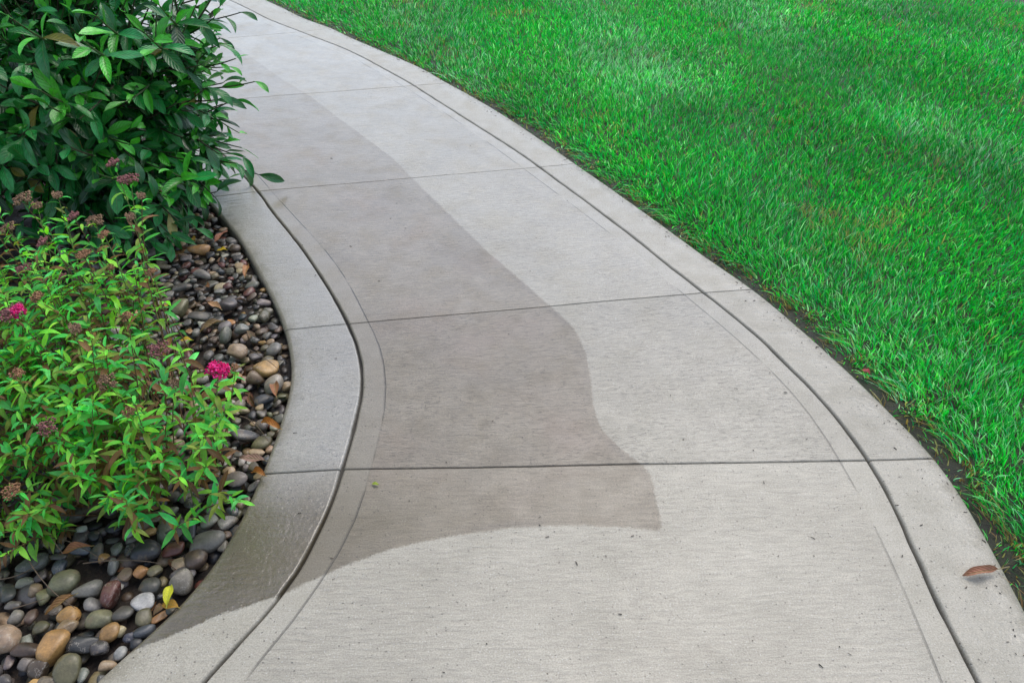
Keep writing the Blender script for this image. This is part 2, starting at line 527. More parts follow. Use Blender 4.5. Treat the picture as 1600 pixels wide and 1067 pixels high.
def prof(d, gap, lip, depth=0.011):
    """height below the slab top at distance d from the joint's middle"""
    x = np.clip((d - gap) / lip, 0, 1)
    return -depth * (1 - np.sqrt(np.clip(1 - (1 - x) ** 2, 0, 1)))


BROOM_W = [0.25, 0.25, 0.25, 0.30, 0.42, 0.65, 0.18, 0.3]
TONE = [0.98, 1.02, 1.03, 1.0, 0.97, 0.89, 0.98, 0.97]


def slab(name, ca, cb, j, kind):
    ga = 0.0 if ca == 0 else 0.0028
    gb = 0.0 if cb == 5 else 0.0028
    la, lb = (0.014 if ca == 0 else 0.0065), (0.014 if cb == 5 else 0.0065)
    gj, lj = 0.0012, 0.0034
    A_, la_len = resample(CUR[ca], tcut[ca][j], tcut[ca][j + 1], np.linspace(0, 1, 50))
    n_v = int(np.clip(la_len / 0.02, 20, 90))
    edge = np.array([0, 0.12, 0.3, 0.6, 1.0, 1.15, 1.6])
    length = la_len
    ev = (gj + edge * lj) / length
    tv = np.unique(np.concatenate([ev, np.linspace(0.04, 0.96, n_v), 1 - ev]))
    A_, _ = resample(CUR[ca], tcut[ca][j], tcut[ca][j + 1], tv)
    B_, _ = resample(CUR[cb], tcut[cb][j], tcut[cb][j + 1], tv)
    # keep the rims parallel to the traced joints
    for side, k in ((0, j), (1, j + 1)):
        pass
    wid = np.hypot(*(B_ - A_).T)
    n_u = int(np.clip(wid.mean() / 0.02, 8, 70))
    eu = np.concatenate([edge])
    nu_list = []
    base = np.linspace(0, 1, n_u + 2)[1:-1]
    rows = []
    jit = np.stack([value_noise(A_, 17, 61), value_noise(B_, 17, 62)], 1) ** 3 * 0.0032
    for r in range(len(tv)):
        w = wid[r]
        ja, jb = (0.0 if ca == 0 else jit[r, 0]), (0.0 if cb == 5 else jit[r, 1])
        l_ = (ga + ja + eu * la) / w
        r_ = 1 - (gb + jb + eu * lb) / w
        m0, m1 = l_[-1] + 0.01, r_[-1] - 0.01
        u = np.concatenate([l_, m0 + (m1 - m0) * base, r_[::-1]])
        rows.append(u)
    U = np.array(rows)
    P = A_[:, None, :] * (1 - U[..., None]) + B_[:, None, :] * U[..., None]
    # real joint line bends: pull the end rows onto it
    nr, nc = U.shape
    dA, dB = U * wid[:, None], (1 - U) * wid[:, None]
    dJ0 = np.repeat((tv * length)[:, None], nc, 1)
    dJ1 = np.repeat(((1 - tv) * length)[:, None], nc, 1)
    dA = dA - (0 if ca == 0 else jit[:, :1])
    dB = dB - (0 if cb == 5 else jit[:, 1:])
    z = prof(dA, ga, la, 0.016 if ca == 0 else 0.010) + prof(dB, gb, lb, 0.016 if cb == 5 else 0.010) + prof(dJ0, gj, lj, 0.007) + prof(dJ1, gj, lj, 0.007)
    # slight unevenness of the finish, and slabs that sit a touch higher or lower
    flat = P.reshape(-1, 2)
    z = z + (value_noise(flat, 3.0, 3).reshape(nr, nc) - 0.5) * 0.003 + (value_noise(flat, 22.0, 4).reshape(nr, nc) - 0.5) * 0.0012
    z = np.maximum(z, -0.03)
    V = np.c_[flat, z.ravel()]
    idx = np.arange(nr * nc).reshape(nr, nc)
    F = np.stack([idx[:-1, :-1], idx[1:, :-1], idx[1:, 1:], idx[:-1, 1:]], -1).reshape(-1, 4)
    # skirt
    ring = np.concatenate([idx[0, :], idx[1:, -1], idx[-1, -2::-1], idx[-2:0:-1, 0]])
    S = V[ring].copy()
    S[:, 2] = -0.11
    k0 = len(V)
    n = len(ring)
    SF = np.array([[ring[i], ring[(i + 1) % n], k0 + (i + 1) % n, k0 + i] for i in range(n)])
    Vall = np.vstack([V, S])
    F = np.vstack([F, SF])
    XY = Vall[:, :2]
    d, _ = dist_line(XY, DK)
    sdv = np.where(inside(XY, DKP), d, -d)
    dl, sl = dist_line(XY, CUR[2][::3])
    dr, sr = dist_line(XY, CUR[3][::3])
    lsg = np.where(sl > 0, dl, -dl)
    rsg = np.where(sr > 0, dr, -dr)
    # curves run from far to near, so "right of direction" is the photo's left
    band = np.maximum(lsg, -rsg) if kind == 'slab' else np.full(len(XY), 1.0)
    border = np.full(len(XY), 0.0 if kind == 'slab' else 1.0)
    dro, _ = dist_line(XY, CUR[5][::5])
    if kind == 'left':
        wet = np.full(len(XY), 0.95)
        wet = np.where(sdv < 0, 0.12, wet)
    elif kind == 'right':
        wet = 0.25 + 0.45 * np.clip((XY[:, 1] - 1.2) / 1.5, 0, 1) + 0.3 * np.clip(1 - dro / 0.10, 0, 1)
    else:
        wet = np.full(len(XY), 0.85)
        wet = 0.3 + 0.6 * np.clip((XY[:, 1] - 1.2) / 1.2, 0, 1)
    soak = np.clip((1.42 - XY[:, 1]) / 0.22, 0, 1)
    if kind == 'slab':
        dlg, _ = dist_line(XY, CUR[1][::3])
        soak = soak * np.clip(1 - dlg / 0.5, 0, 1) * 0.75
    rim = dro if kind == 'right' else (dist_line(XY, CUR[0][::5])[0] if kind == 'left' else np.full(len(XY), 1.0))
    tt = np.concatenate([np.repeat((tv * length)[:, None], nc, 1).ravel(), np.repeat((tv * length)[:, None], nc, 1).ravel()[ring]])
    uu = np.concatenate([dA.ravel(), dA.ravel()[ring]])
    pc = np.c_[uu + 0.7 * ca, tt + 7.3 * j, np.zeros(len(tt))]
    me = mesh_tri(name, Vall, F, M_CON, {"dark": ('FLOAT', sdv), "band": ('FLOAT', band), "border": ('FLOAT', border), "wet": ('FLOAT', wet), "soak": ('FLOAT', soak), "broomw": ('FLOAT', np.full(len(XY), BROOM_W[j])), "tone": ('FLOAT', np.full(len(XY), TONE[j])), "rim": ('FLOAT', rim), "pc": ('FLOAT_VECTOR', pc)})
    # fix facing
    if me.polygons[len(me.polygons) // 3].normal.z < 0:
        me.flip_normals()
    return link(name, me, walk)


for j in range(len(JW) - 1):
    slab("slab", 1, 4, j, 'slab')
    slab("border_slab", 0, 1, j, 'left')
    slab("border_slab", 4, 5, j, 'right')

# ================================================================== GROUND
gs = 90.0
ground = tag(link("ground", mesh_tri("ground", np.array([[-gs, -gs, -0.10], [gs, -gs, -0.10], [gs, gs, -0.10], [-gs, gs, -0.10]]), np.array([[0, 1, 2, 3]]), M_FAR, smooth=False)), kind="structure")


def strip_sheet(name, edge, offs, zs, mat, uneven=0.006):
    """sheet that follows a walk edge outwards: offs (metres from the edge) and heights"""
    L = edge[::2]
    t = np.gradient(L, axis=0)
    t /= np.linalg.norm(t, axis=1)[:, None]
    return L, t


def sheet_grid(name, x0, x1, y0, y1, step, keep, zfun, mat):
    xs, ys = np.arange(x0, x1 + step, step), np.arange(y0, y1 + step, step)
    X, Y = np.meshgrid(xs, ys)
    P = np.c_[X.ravel(), Y.ravel()]
    V = np.c_[P, zfun(P)]
    idx = np.arange(len(P)).reshape(len(ys), len(xs))
    F = np.stack([idx[:-1, :-1], idx[:-1, 1:], idx[1:, 1:], idx[1:, :-1]], -1).reshape(-1, 4)
    km = keep(P)
    F = F[km[F].all(1)]
    used = np.unique(F)
    rm = np.zeros(len(V), int)
    rm[used] = np.arange(len(used))
    return mesh_tri(name, V[used], rm[F], mat)


WALK_POLY = np.vstack([CUR[0][::3], CUR[5][::-3]])
in_walk = lambda P: inside(P, WALK_POLY)


CUT_R, CUT_L = CUR[5][::4], CUR[0][::4]


def right_of_walk(P):
    d, s = dist_line(P, CUT_R)
    return np.where(s < 0, d, -d)


def left_of_walk(P):
    d, s = dist_line(P, CUT_L)
    return np.where(s > 0, d, -d)


Z_BED, Z_LAWN = -0.055, -0.035
lawn_me = sheet_grid("lawn_soil", -4.2, 7.9, -0.4, 10.4, 0.06, lambda P: right_of_walk(P) > -0.07,
                     lambda P: Z_LAWN + (value_noise(P, 1.2, 8) - 0.5) * 0.03 + (value_noise(P, 14, 9) - 0.5) * 0.014, M_EDGE)
lawn = tag(link("lawn_soil", lawn_me), kind="structure")
bed_me = sheet_grid("pebble_bed", -6.0, 0.6, -1.0, 7.0, 0.035, lambda P: left_of_walk(P) > -0.07,
                    lambda P: Z_BED + (value_noise(P, 2.2, 18) - 0.5) * 0.02 + (value_noise(P, 16, 19) - 0.5) * 0.018, M_BED)
bed = tag(link("pebble_bed", bed_me), kind="structure")

# ================================================================== LAWN GRASS
def grow_grass():
    bx0, bx1, by0, by1 = -4.2, 8.0, -0.4, 10.5
    area = (bx1 - bx0) * (by1 - by0)
    dens = 23000
    N = int(area * dens)
    P = np.c_[rng.uniform(bx0, bx1, N), rng.uniform(by0, by1, N)]
    u = rng.random(N)
    # keep by distance and by whether it can be seen
    px, py, zc = project(np.c_[P, np.zeros(N)])
    dist = np.sqrt((P ** 2).sum(1) + CAM_H ** 2)
    keep_p = np.clip((2.2 / dist) ** 1.45, 0.10, 1.0)
    vis = (px > -160) & (px < 1850) & (py > -70) & (py < 1350) & (zc > 0.1)
    keep_p = np.where(vis, keep_p, keep_p * 0.20)
    m = u < keep_p
    P, px, py, dist, vis = P[m], px[m], py[m], dist[m], vis[m]
    e = right_of_walk(P)
    edge_w = 0.040 + 0.05 * value_noise(P, 9, 31) + 0.02 * value_noise(P, 40, 32)
    q = (e - edge_w)
    m = (q > 0) | ((e > 0.008) & (rng.random(len(P)) < 0.20))
    # bare mulch at the far corner of the lawn
    far_c = G(1640, -20)[:2]
    m &= ~((np.hypot(*(P - far_c).T) < 0.75) & (rng.random(len(P)) < 0.8))
    P, dist, e, q, vis = P[m], dist[m], e[m], q[m], vis[m]
    N = len(P)
    n1, n2, n3 = value_noise(P, 0.8, 41), value_noise(P, 3.0, 42), value_noise(P, 9.0, 43)
    ramp = np.clip(q / 0.16, 0, 1)
    H = (0.024 + 0.022 * ramp) * rng.uniform(0.6, 1.25, N) * (0.85 + 0.3 * n2)
    tall = (rng.random(N) < 0.05) & (ramp > 0.5)
    H[tall] *= 1.35
    wide = rng.random(N) < 0.16
    hang = (q < 0.07) & (q > -0.01) & (rng.random(N) < 0.10)
    H[hang] = rng.uniform(0.05, 0.085, hang.sum())
    H[wide] *= 1.2
    W = 0.0024 * rng.uniform(0.7, 1.3, N) * np.clip(dist / 2.2, 1, 3.0) ** 0.7
    W[wide] *= 1.55
    W *= 1 + 0.25 * np.clip(1 - q / 0.3, 0, 1)
    outside = ~vis
    W[outside] *= 2.0
    # lie of the blades: mowing passes and a fringe that hangs towards the walk
    ang = R(20)
    s_ = P[:, 0] * math.cos(ang) + P[:, 1] * math.sin(ang) * 0.35 + 0.25 * n1
    pas = np.tanh(2.2 * np.sin(s_ * 2 * math.pi / 1.25))
    mow = np.stack([0.25 * pas, 0.75 * pas], 1)
    k = np.argmin(((P[:, None, :] - CUR[5][None, ::8, :]) ** 2).sum(2), 1)
    ed = CUR[5][::8][k] - P
    ed /= np.linalg.norm(ed, axis=1)[:, None] + 1e-6
    fr = np.clip(1 - q / 0.30, 0, 1)[:, None]
    th = rng.uniform(0, 2 * math.pi, N)
    rnd = np.stack([np.cos(th), np.sin(th)], 1)
    clump = (n3 - 0.5)[:, None] * np.array([[1.2, 0.6]])
    lean = mow * 0.35 + rnd * rng.uniform(0.1, 0.8, N)[:, None] + ed * fr * 0.75 + clump * 0.5
    lean[hang] += ed[hang] * 0.5
    az = rng.uniform(0, 2 * math.pi, N)
    side = np.stack([np.cos(az), np.sin(az), np.zeros(N)], 1)
    z0 = Z_LAWN + (value_noise(P, 1.2, 8) - 0.5) * 0.03 - 0.004
    lv = np.array([0, 0.38, 0.74, 1.0])
    wv = np.array([0.8, 1.0, 0.72, 0.0])
    V = np.zeros((N, 7, 3))
    for i, (t, w) in enumerate(zip(lv, wv)):
        bend = (t ** 1.7) * H
        ln = np.hypot(*lean.T)
        c = np.zeros((N, 3))
        c[:, 0] = P[:, 0] + lean[:, 0] * bend
        c[:, 1] = P[:, 1] + lean[:, 1] * bend
        c[:, 2] = z0 + H * t * (1 - 0.28 * np.clip(ln, 0, 1.6) * t)
        if i < 3:
            V[:, 2 * i] = c - side * (W * w * 0.5)[:, None]
            V[:, 2 * i + 1] = c + side * (W * w * 0.5)[:, None]
        else:
            V[:, 6] = c
    f0 = np.array([[0, 1, 3], [0, 3, 2], [2, 3, 5], [2, 5, 4], [4, 5, 6]])
    F = (np.arange(N)[:, None, None] * 7 + f0[None]).reshape(-1, 3)
    # blade colours: deep and fresh green, bluish, pale for wet sheen, a little straw
    pal = np.array([[0.006, 0.27, 0.034], [0.016, 0.52, 0.056], [0.012, 0.48, 0.16], [0.110, 0.68, 0.120], [0.36, 0.76, 0.44], [0.40, 0.34, 0.14], [0.24, 0.14, 0.06]])
    r = rng.random(N)
    blue_sheen = np.clip((n1 - 0.5) * 1.6 + 0.30 * pas, 0, 1)  # bluish patches, plus mowing-pass sheen painted as paler blades
    cls = np.where(r < 0.34, 0, np.where(r < 0.62, 1, np.where(r < 0.78, 2, 3)))
    cls = np.where(rng.random(N) < 0.06 + 0.36 * blue_sheen, 4, cls)
    patch = np.clip((value_noise(P, 2.3, 51) - 0.66) * 3.5, 0, 1) * np.clip((value_noise(P, 9, 52) - 0.4) * 3, 0, 1)
    cls = np.where(rng.random(N) < 0.022 + 0.34 * patch, 5, cls)
    fringe = np.clip(1 - q / 0.07, 0, 1)
    cls = np.where(rng.random(N) < 0.55 * fringe, np.where(rng.random(N) < 0.5, 5, 6), cls)
    col = pal[cls] * rng.uniform(0.6, 1.35, (N, 1)) * (0.72 + 0.5 * value_noise(P, 1.7, 77) + 0.12 * n3)[:, None]
    dull = np.clip((value_noise(P, 1.1, 78) - 0.55) * 3, 0, 1)[:, None]
    col = col * (1 - 0.35 * dull) + 0.35 * dull * np.array([[0.06, 0.36, 0.10]])
    col = np.repeat(col[:, None, :], 7, 1)
    me = mesh_tri("grass", V.reshape(-1, 3), F, M_GRASS, {"tint": ('FLOAT_COLOR', rgba(col.reshape(-1, 3)))})
    g = tag(link("grass", me), "thick bright green mown grass of the lawn right of the path", "grass", kind="stuff")
    print("grass blades", N)


grow_grass()

# ================================================================== PEBBLES
def icosphere(sub):
    import bmesh
    bm = bmesh.new()
    bmesh.ops.create_icosphere(bm, subdivisions=sub, radius=1.0)
    V = np.array([v.co[:] for v in bm.verts])
    F = np.array([[v.index for v in f.verts] for f in bm.faces])
    bm.free()
    return V, F


def stone_shape(seed, sub):
    r = np.random.default_rng(seed)
    V, F = icosphere(sub)
    p = r.uniform(2.1, 2.9)
    n = (np.abs(V) ** p).sum(1) ** (1 / p)
    V = V / n[:, None] * 0.94
    for _ in range(7):
        d = r.normal(size=3)
        d /= np.linalg.norm(d)
        V = V * (1 + r.uniform(0.03, 0.10) * np.sin(2.2 * (V @ d) + r.uniform(0, 6)))[:, None]
    d = r.normal(size=3)
    d /= np.linalg.norm(d)
    V = V - np.clip(V @ d - 0.72, 0, 1)[:, None] * d * 0.6      # a worn flat
    for _ in range(4):                                          # broken, blunted sides
        d = r.normal(size=3) * np.array([1, 1, 0.5])
        d /= np.linalg.norm(d)
        V = V - np.clip(V @ d - r.uniform(0.55, 0.8), 0, 1)[:, None] * d * r.uniform(0.4, 0.85)
    return V, F


STONE = [stone_shape(100 + i, 3) for i in range(14)]
STONE_LO = [stone_shape(100 + i, 2) for i in range(14)]
STONE_ME = [mesh_tri("pebble", V, F, M_STONE, {"tint": ('FLOAT_COLOR', np.ones((len(V), 4)))}) for V, F in STONE]
GREY, DGREY, BLACK, TAN, OCHRE, MAROON, OLIVE, PALE, BLUE, BROWN = (0.145, 0.130, 0.108), (0.070, 0.062, 0.054), (0.024, 0.023, 0.024), (0.27, 0.19, 0.11), (0.36, 0.20, 0.065), (0.11, 0.038, 0.028), (0.13, 0.11, 0.06), (0.31, 0.285, 0.24), (0.060, 0.066, 0.080), (0.095, 0.06, 0.038)
CLASS = [GREY, DGREY, BLACK, TAN, OCHRE, MAROON, OLIVE, PALE, BLUE, BROWN]
CPROB = np.array([0.24, 0.21, 0.06, 0.11, 0.035, 0.055, 0.12, 0.05, 0.02, 0.10])
NAMED = [  # px, py, long, short (px), turn in degrees, colour, label
    (232, 862, 52, 38, 5, BLACK, "large near-black wet stone under the leafy shrub"), (272, 858, 36, 26, 10, MAROON, "dull red stone beside the large black one"), (309, 877, 46, 34, 20, BROWN, "round dark brown stone near the kerb"),
    (322, 850, 66, 30, 20, GREY, "long slate grey stone against the path edge"), (279, 882, 34, 20, 0, TAN, None), (220, 893, 26, 22, -20, OCHRE, None), (100, 912, 48, 36, 0, OLIVE, None), (138, 922, 46, 30, 25, GREY, None),
    (174, 931, 34, 36, 0, MAROON, "round maroon pebble"), (180, 912, 26, 14, 0, PALE, None), (222, 940, 46, 26, 10, PALE, "pale grey angular stone near the yellow leaf"), (236, 916, 46, 28, 5, DGREY, None), (285, 898, 52, 22, 0, GREY, None),
    (288, 912, 44, 40, -30, GREY, None), (110, 960, 40, 28, -15, OCHRE, "ochre pebble among grey ones"), (156, 968, 40, 28, 10, OLIVE, None), (146, 946, 40, 22, 0, GREY, None), (190, 957, 40, 24, 0, DGREY, None), (224, 966, 34, 28, 0, OLIVE, None),
    (104, 982, 40, 34, -20, TAN, None), (170, 988, 34, 26, 10, OCHRE, "small golden stone"), (184, 984, 26, 20, 0, TAN, None), (85, 1014, 52, 46, -10, OCHRE, "large cracked ochre stone in the lower left corner"), (129, 1006, 56, 30, 12, BLACK, None),
    (105, 1046, 50, 42, 0, OLIVE, None), (155, 1012, 36, 26, 50, DGREY, None), (186, 1020, 28, 20, 0, PALE, None), (168, 1038, 36, 18, 25, TAN, None), (10, 1000, 56, 44, 0, TAN, None), (42, 1016, 44, 24, 0, BROWN, None), (64, 980, 36, 22, 0, OLIVE, None),
    (24, 964, 26, 20, 0, GREY, None), (48, 964, 24, 24, 0, BROWN, None), (42, 1038, 30, 24, 0, GREY, None), (205, 993, 30, 16, 0, BLUE, None), (226, 986, 34, 22, 30, BLUE, None), (60, 1046, 44, 26, 0, BROWN, None), (75, 1066, 40, 24, 0, OLIVE, None),
    (415, 578, 52, 32, 0, OCHRE, "big orange-tan stone close to the path edge"), (372, 550, 42, 26, 10, TAN, None), (427, 548, 34, 22, 0, GREY, None), (400, 592, 36, 24, 0, BROWN, None), (412, 624, 38, 20, 30, BLACK, None), (350, 610, 30, 20, 0, GREY, None),
    (385, 682, 60, 24, 15, DGREY, None), (408, 692, 36, 24, 5, OLIVE, None), (400, 706, 34, 14, 5, TAN, None), (340, 700, 50, 24, 10, DGREY, None), (428, 604, 34, 26, 0, PALE, None), (312, 392, 36, 20, 5, OCHRE, "tan stone at the foot of the laurel"),
    (282, 484, 32, 26, 0, OLIVE, None), (312, 494, 44, 20, 0, DGREY, None), (355, 478, 36, 24, 30, DGREY, None), (414, 496, 24, 28, 0, OLIVE, None), (352, 528, 24, 26, 0, GREY, None), (318, 430, 40, 16, -15, GREY, None), (285, 448, 36, 16, 15, DGREY, None), (395, 446, 22, 18, 0, GREY, None)]


def lay_pebbles():
    cand = []            # x, y, a, b, c, turn, colour, label, layer
    for px, py, lp, sp, ang, col, lab in NAMED:
        p = G(px, py, -0.02)
        zc = project(p[None])[2][0]
        a = lp * 0.47 / F_PX * zc
        b = max(sp * 0.60 / F_PX * zc, 0.5 * a)
        cand.append([p[0], p[1], a, b, b * rng.uniform(0.5, 0.72), R(ang), col, lab, 1])
    XY = [np.array(c[:2]) for c in cand]
    RR = [0.5 * (c[2] + c[3]) for c in cand]
    # where stones lie: beside the walk, thinning out under the shrubs
    tries = 26000
    P = np.c_[rng.uniform(-3.2, -0.2, tries), rng.uniform(0.0, 3.7, tries)]
    d = left_of_walk(P)
    px, py, zc = project(np.c_[P, np.full(tries, -0.03)])
    wmax = np.where(P[:, 1] < 1.3, 0.95, 0.62)
    ok = (d > 0.010) & (d < wmax) & (px > -170) & (py < 1250)
    P, d = P[ok], d[ok]
    for layer in (1, 2):
        XYl = list(XY) if layer == 1 else []
        RRl = list(RR) if layer == 1 else []
        arr = np.array(XYl) if XYl else np.zeros((0, 2))
        ar = np.array(RRl)
        sel = P[rng.permutation(len(P))]
        dd = left_of_walk(sel)
        for p, e in zip(sel, dd):
            big = 0.032 if p[1] < 1.35 else 0.0265
            a = big * np.clip(rng.lognormal(-0.22, 0.30), 0.42, 1.35)
            b = a * rng.uniform(0.6, 0.92)
            r = 0.5 * (a + b)
            if e < 0.55 * r:
                continue
            if len(arr):
                gap = np.hypot(arr[:, 0] - p[0], arr[:, 1] - p[1]) - (ar + r) * (0.75 if layer == 1 else 0.74)
                if gap.min() < 0:
                    continue
            arr = np.vstack([arr, p[None]])
            ar = np.append(ar, r)
            col = CLASS[rng.choice(len(CLASS), p=CPROB / CPROB.sum())]
            cand.append([p[0], p[1], a, b, b * rng.uniform(0.42, 0.72), rng.uniform(0, math.pi), col, None, layer])
    return cand


cand = lay_pebbles()
n_obj = []
lowV, lowF, lowC, vo = [], [], [], 0
mats = []
LOW = left_of_walk(np.array([c[:2] for c in cand]))
for i, (x, y, a, b, c, turn, col, lab, layer) in enumerate(cand):
    z = Z_BED + (0.62 * c if layer == 2 else 0.80 * c + 0.024)
    z = min(z, -0.012 + 0.25 * c) if LOW[i] < 0.12 else z
    tilt = Matrix.Rotation(random.gauss(0, 0.16), 4, 'X') @ Matrix.Rotation(random.gauss(0, 0.16), 4, 'Y')
    mw = Matrix.Translation((x, y, z)) @ tilt @ Matrix.Rotation(turn, 4, 'Z') @ Matrix.Diagonal((a, b, c, 1))
    mats.append(mw)
px, py, zc = project(np.array([[m[0][3], m[1][3], m[2][3]] for m in mats]))
size = np.array([c[2] for c in cand]) / zc
score = size + np.where(np.array([c[8] for c in cand]) == 1, 0.0, -0.02)
vis = (px > -15) & (px < 480) & (py > 370) & (py < 1085)
hid = inside(np.c_[px, py], [(-50, 300), (170, 380), (230, 470), (330, 600), (370, 680), (330, 760), (230, 780), (120, 830), (-50, 850)])
score = np.where(vis & ~hid, score, score - 1)
score = np.array([s + (5 if c[7] else 0) for s, c in zip(score, cand)])
order = np.argsort(-score)
chosen = set(order[:300].tolist())
for i, c in enumerate(cand):
    tint = np.array(c[6]) * np.random.default_rng(i).uniform(0.75, 1.3) * (1 + np.random.default_rng(i + 9999).normal(0, 0.05, 3))
    if i in chosen:
        o = link("pebble", STONE_ME[i % 14], bed, mats[i], tint)
        if c[7]:
            o["label"] = c[7]
    else:
        V, F = STONE_LO[i % 14]
        m = np.array(mats[i])
        lowV.append(V @ m[:3, :3].T + m[:3, 3])
        lowF.append(F + vo)
        lowC.append(np.repeat(rgba(tint)[None], len(V), 0))
        vo += len(V)
print("pebbles", len(cand))
if lowV:
    tag(link("pebble_fill", mesh_tri("pebble_fill", np.vstack(lowV), np.vstack(lowF), M_STONE, {"tint": ('FLOAT_COLOR', np.vstack(lowC))}), bed), kind="stuff")

# ================================================================== LEAVES AND STEMS
def leaf_shape(length, width, fold, curl, nu=4, nv=7, peak=0.5, tip=1.0, twist=0.0, wave=0.0, petiole=0.0, seed=0):
    """blade along +Y, face up +Z; returns verts, quads and (u, v) per vertex"""
    r = np.random.default_rng(seed)
    v = np.linspace(0, 1, nv + 1)
    pk = math.log(0.5) / math.log(peak)
    w = np.sin(math.pi * v ** pk) ** tip * width * 0.5
    w[0], w[-1] = width * 0.03, width * 0.012
    u = np.linspace(-1, 1, nu + 1)
    ang = curl * v
    yy = np.concatenate([[0], np.cumsum(np.cos((ang[1:] + ang[:-1]) / 2))]) * length / nv
    zz = -np.concatenate([[0], np.cumsum(np.sin((ang[1:] + ang[:-1]) / 2))]) * length / nv
    V, L = [], []
    ph = r.uniform(0, 6)
    for i in range(nv + 1):
        tw = twist * v[i]
        for q in u:
            x = q * w[i] * math.cos(fold * abs(q) ** 0.7)
            h = abs(q) * w[i] * math.sin(fold) + wave * length * abs(q) * math.sin(9 * v[i] + ph + (2 if q < 0 else 0))
            nx, nz = -math.sin(ang[i]), math.cos(ang[i])
            X, H = x * math.cos(tw) - h * math.sin(tw), x * math.sin(tw) + h * math.cos(tw)
            V.append((X, yy[i] + H * (-nx) * 0 + H * math.sin(ang[i]), zz[i] + H * nz))
            L.append((q, v[i], 0))
    idx = np.arange((nv + 1) * (nu + 1)).reshape(nv + 1, nu + 1)
    F = np.stack([idx[:-1, :-1], idx[:-1, 1:], idx[1:, 1:], idx[1:, :-1]], -1).reshape(-1, 4)
    V, L = np.array(V), np.array(L, float)
    if petiole > 0:
        k = len(V)
        t = width * 0.035
        pv = np.array([(-t, -petiole, petiole * 0.15), (t, -petiole, petiole * 0.15), (0, -petiole, petiole * 0.15 - t), (-t, length * 0.06, 0.0), (t, length * 0.06, 0.0), (0, length * 0.06, -t * 1.5)])
        V = np.vstack([V, pv])
        L = np.vstack([L, np.zeros((6, 3))])
        F = np.vstack([F, np.array([[0, 1, 4, 3], [1, 2, 5, 4], [2, 0, 3, 5]]) + k])
    return V, F, L


def frame(p, d, n, s=1.0):
    """matrix that puts a leaf at p along d with its face towards n"""
    d = np.asarray(d, float)
    d = d / (np.linalg.norm(d) + 1e-9)
    x = np.cross(d, n)
    if np.linalg.norm(x) < 1e-4:
        x = np.cross(d, [1, 0.3, 0.2])
    x /= np.linalg.norm(x)
    z = np.cross(x, d)
    return Matrix(((x[0] * s, d[0] * s, z[0] * s, p[0]), (x[1] * s, d[1] * s, z[1] * s, p[1]), (x[2] * s, d[2] * s, z[2] * s, p[2]), (0, 0, 0, 1)))


def tube(path, r0, r1, sides=6):
    path = np.asarray(path, float)
    n = len(path)
    t = np.gradient(path, axis=0)
    t /= np.linalg.norm(t, axis=1)[:, None] + 1e-9
    V = []
    for i in range(n):
        a = np.cross(t[i], [0.3, 0.9, 0.2])
        a /= np.linalg.norm(a) + 1e-9
        b = np.cross(t[i], a)
        r = r0 + (r1 - r0) * i / (n - 1)
        for k in range(sides):
            q = 2 * math.pi * k / sides
            V.append(path[i] + r * (a * math.cos(q) + b * math.sin(q)))
    F = [[i * sides + k, i * sides + (k + 1) % sides, (i + 1) * sides + (k + 1) % sides, (i + 1) * sides + k] for i in range(n - 1) for k in range(sides)]
    return np.array(V), np.array(F)


def bez(a, b, c, n=7):
    t = np.linspace(0, 1, n)[:, None]
    return (1 - t) ** 2 * a + 2 * t * (1 - t) * b + t ** 2 * c


class Heap:
    """pieces joined into one mesh"""
    def __init__(self):
        self.V, self.F, self.C, self.L, self.k = [], [], [], [], 0

    def add(self, V, F, col, L=None, M=None):
        if M is not None:
            m = np.array(M)
            V = V @ m[:3, :3].T + m[:3, 3]
        self.V.append(V)
        self.F.append(F + self.k)
        self.C.append(np.repeat(rgba(np.asarray(col))[None], len(V), 0))
        self.L.append(np.zeros((len(V), 3)) + np.array([0.5, 0.5, 0]) if L is None else L)
        self.k += len(V)

    def mesh(self, name, mat):
        return mesh_tri(name, np.vstack(self.V), np.vstack(self.F), mat, {"tint": ('FLOAT_COLOR', np.vstack(self.C)), "lv": ('FLOAT_VECTOR', np.vstack(self.L))})


def proto_mesh(name, sh, mat):
    V, F, L = sh
    return mesh_tri(name, V, F, mat, {"tint": ('FLOAT_COLOR', np.ones((len(V), 4))), "lv": ('FLOAT_VECTOR', L)})


def pick_front(centres, cell, most, frame_box):
    """leaves that show in front, one or two per small patch of the view"""
    px, py, zc = project(centres)
    ok = (px > frame_box[0]) & (px < frame_box[2]) & (py > frame_box[1]) & (py < frame_box[3])
    best = {}
    for i in np.argsort(zc):
        if not ok[i]:
            continue
        key = (int(px[i] // cell), int(py[i] // cell))
        if key not in best:
            best[key] = i
    ids = list(best.values())
    if len(ids) > most:
        ids = [ids[q] for q in np.random.default_rng(1).permutation(len(ids))[:most]]
    return set(ids)


UP = np.array([0, 0, 1.0])

# ------------------------------------------------------------------ laurel
LAU = [leaf_shape(0.112, 0.041, f, c, 4, 8, pk, 0.9, tw, 0.012, 0.012, i) for i, (f, c, pk, tw) in enumerate(
    [(0.35, 0.5, 0.55, 0.1), (0.55, 0.9, 0.52, -0.2), (0.25, 0.3, 0.58, 0.25), (0.7, 0.6, 0.5, 0.0), (0.4, 1.1, 0.55, -0.1), (0.15, 0.15, 0.6, 0.1), (0.5, 0.2, 0.55, -0.3)])]
LAU_ME = [proto_mesh("leaf", s, M_LAUREL) for s in LAU]
LC = np.array([-2.02, 3.10, 0.58])
LR = np.array([0.93, 0.74, 0.74])
root_l = np.array([-1.95, 3.05, Z_BED])
laurel = empty("laurel_shrub", root_l, "large evergreen shrub with broad glossy dark green leaves overhanging the path", "shrub")
leaves_l, twigs_l = [], Heap()


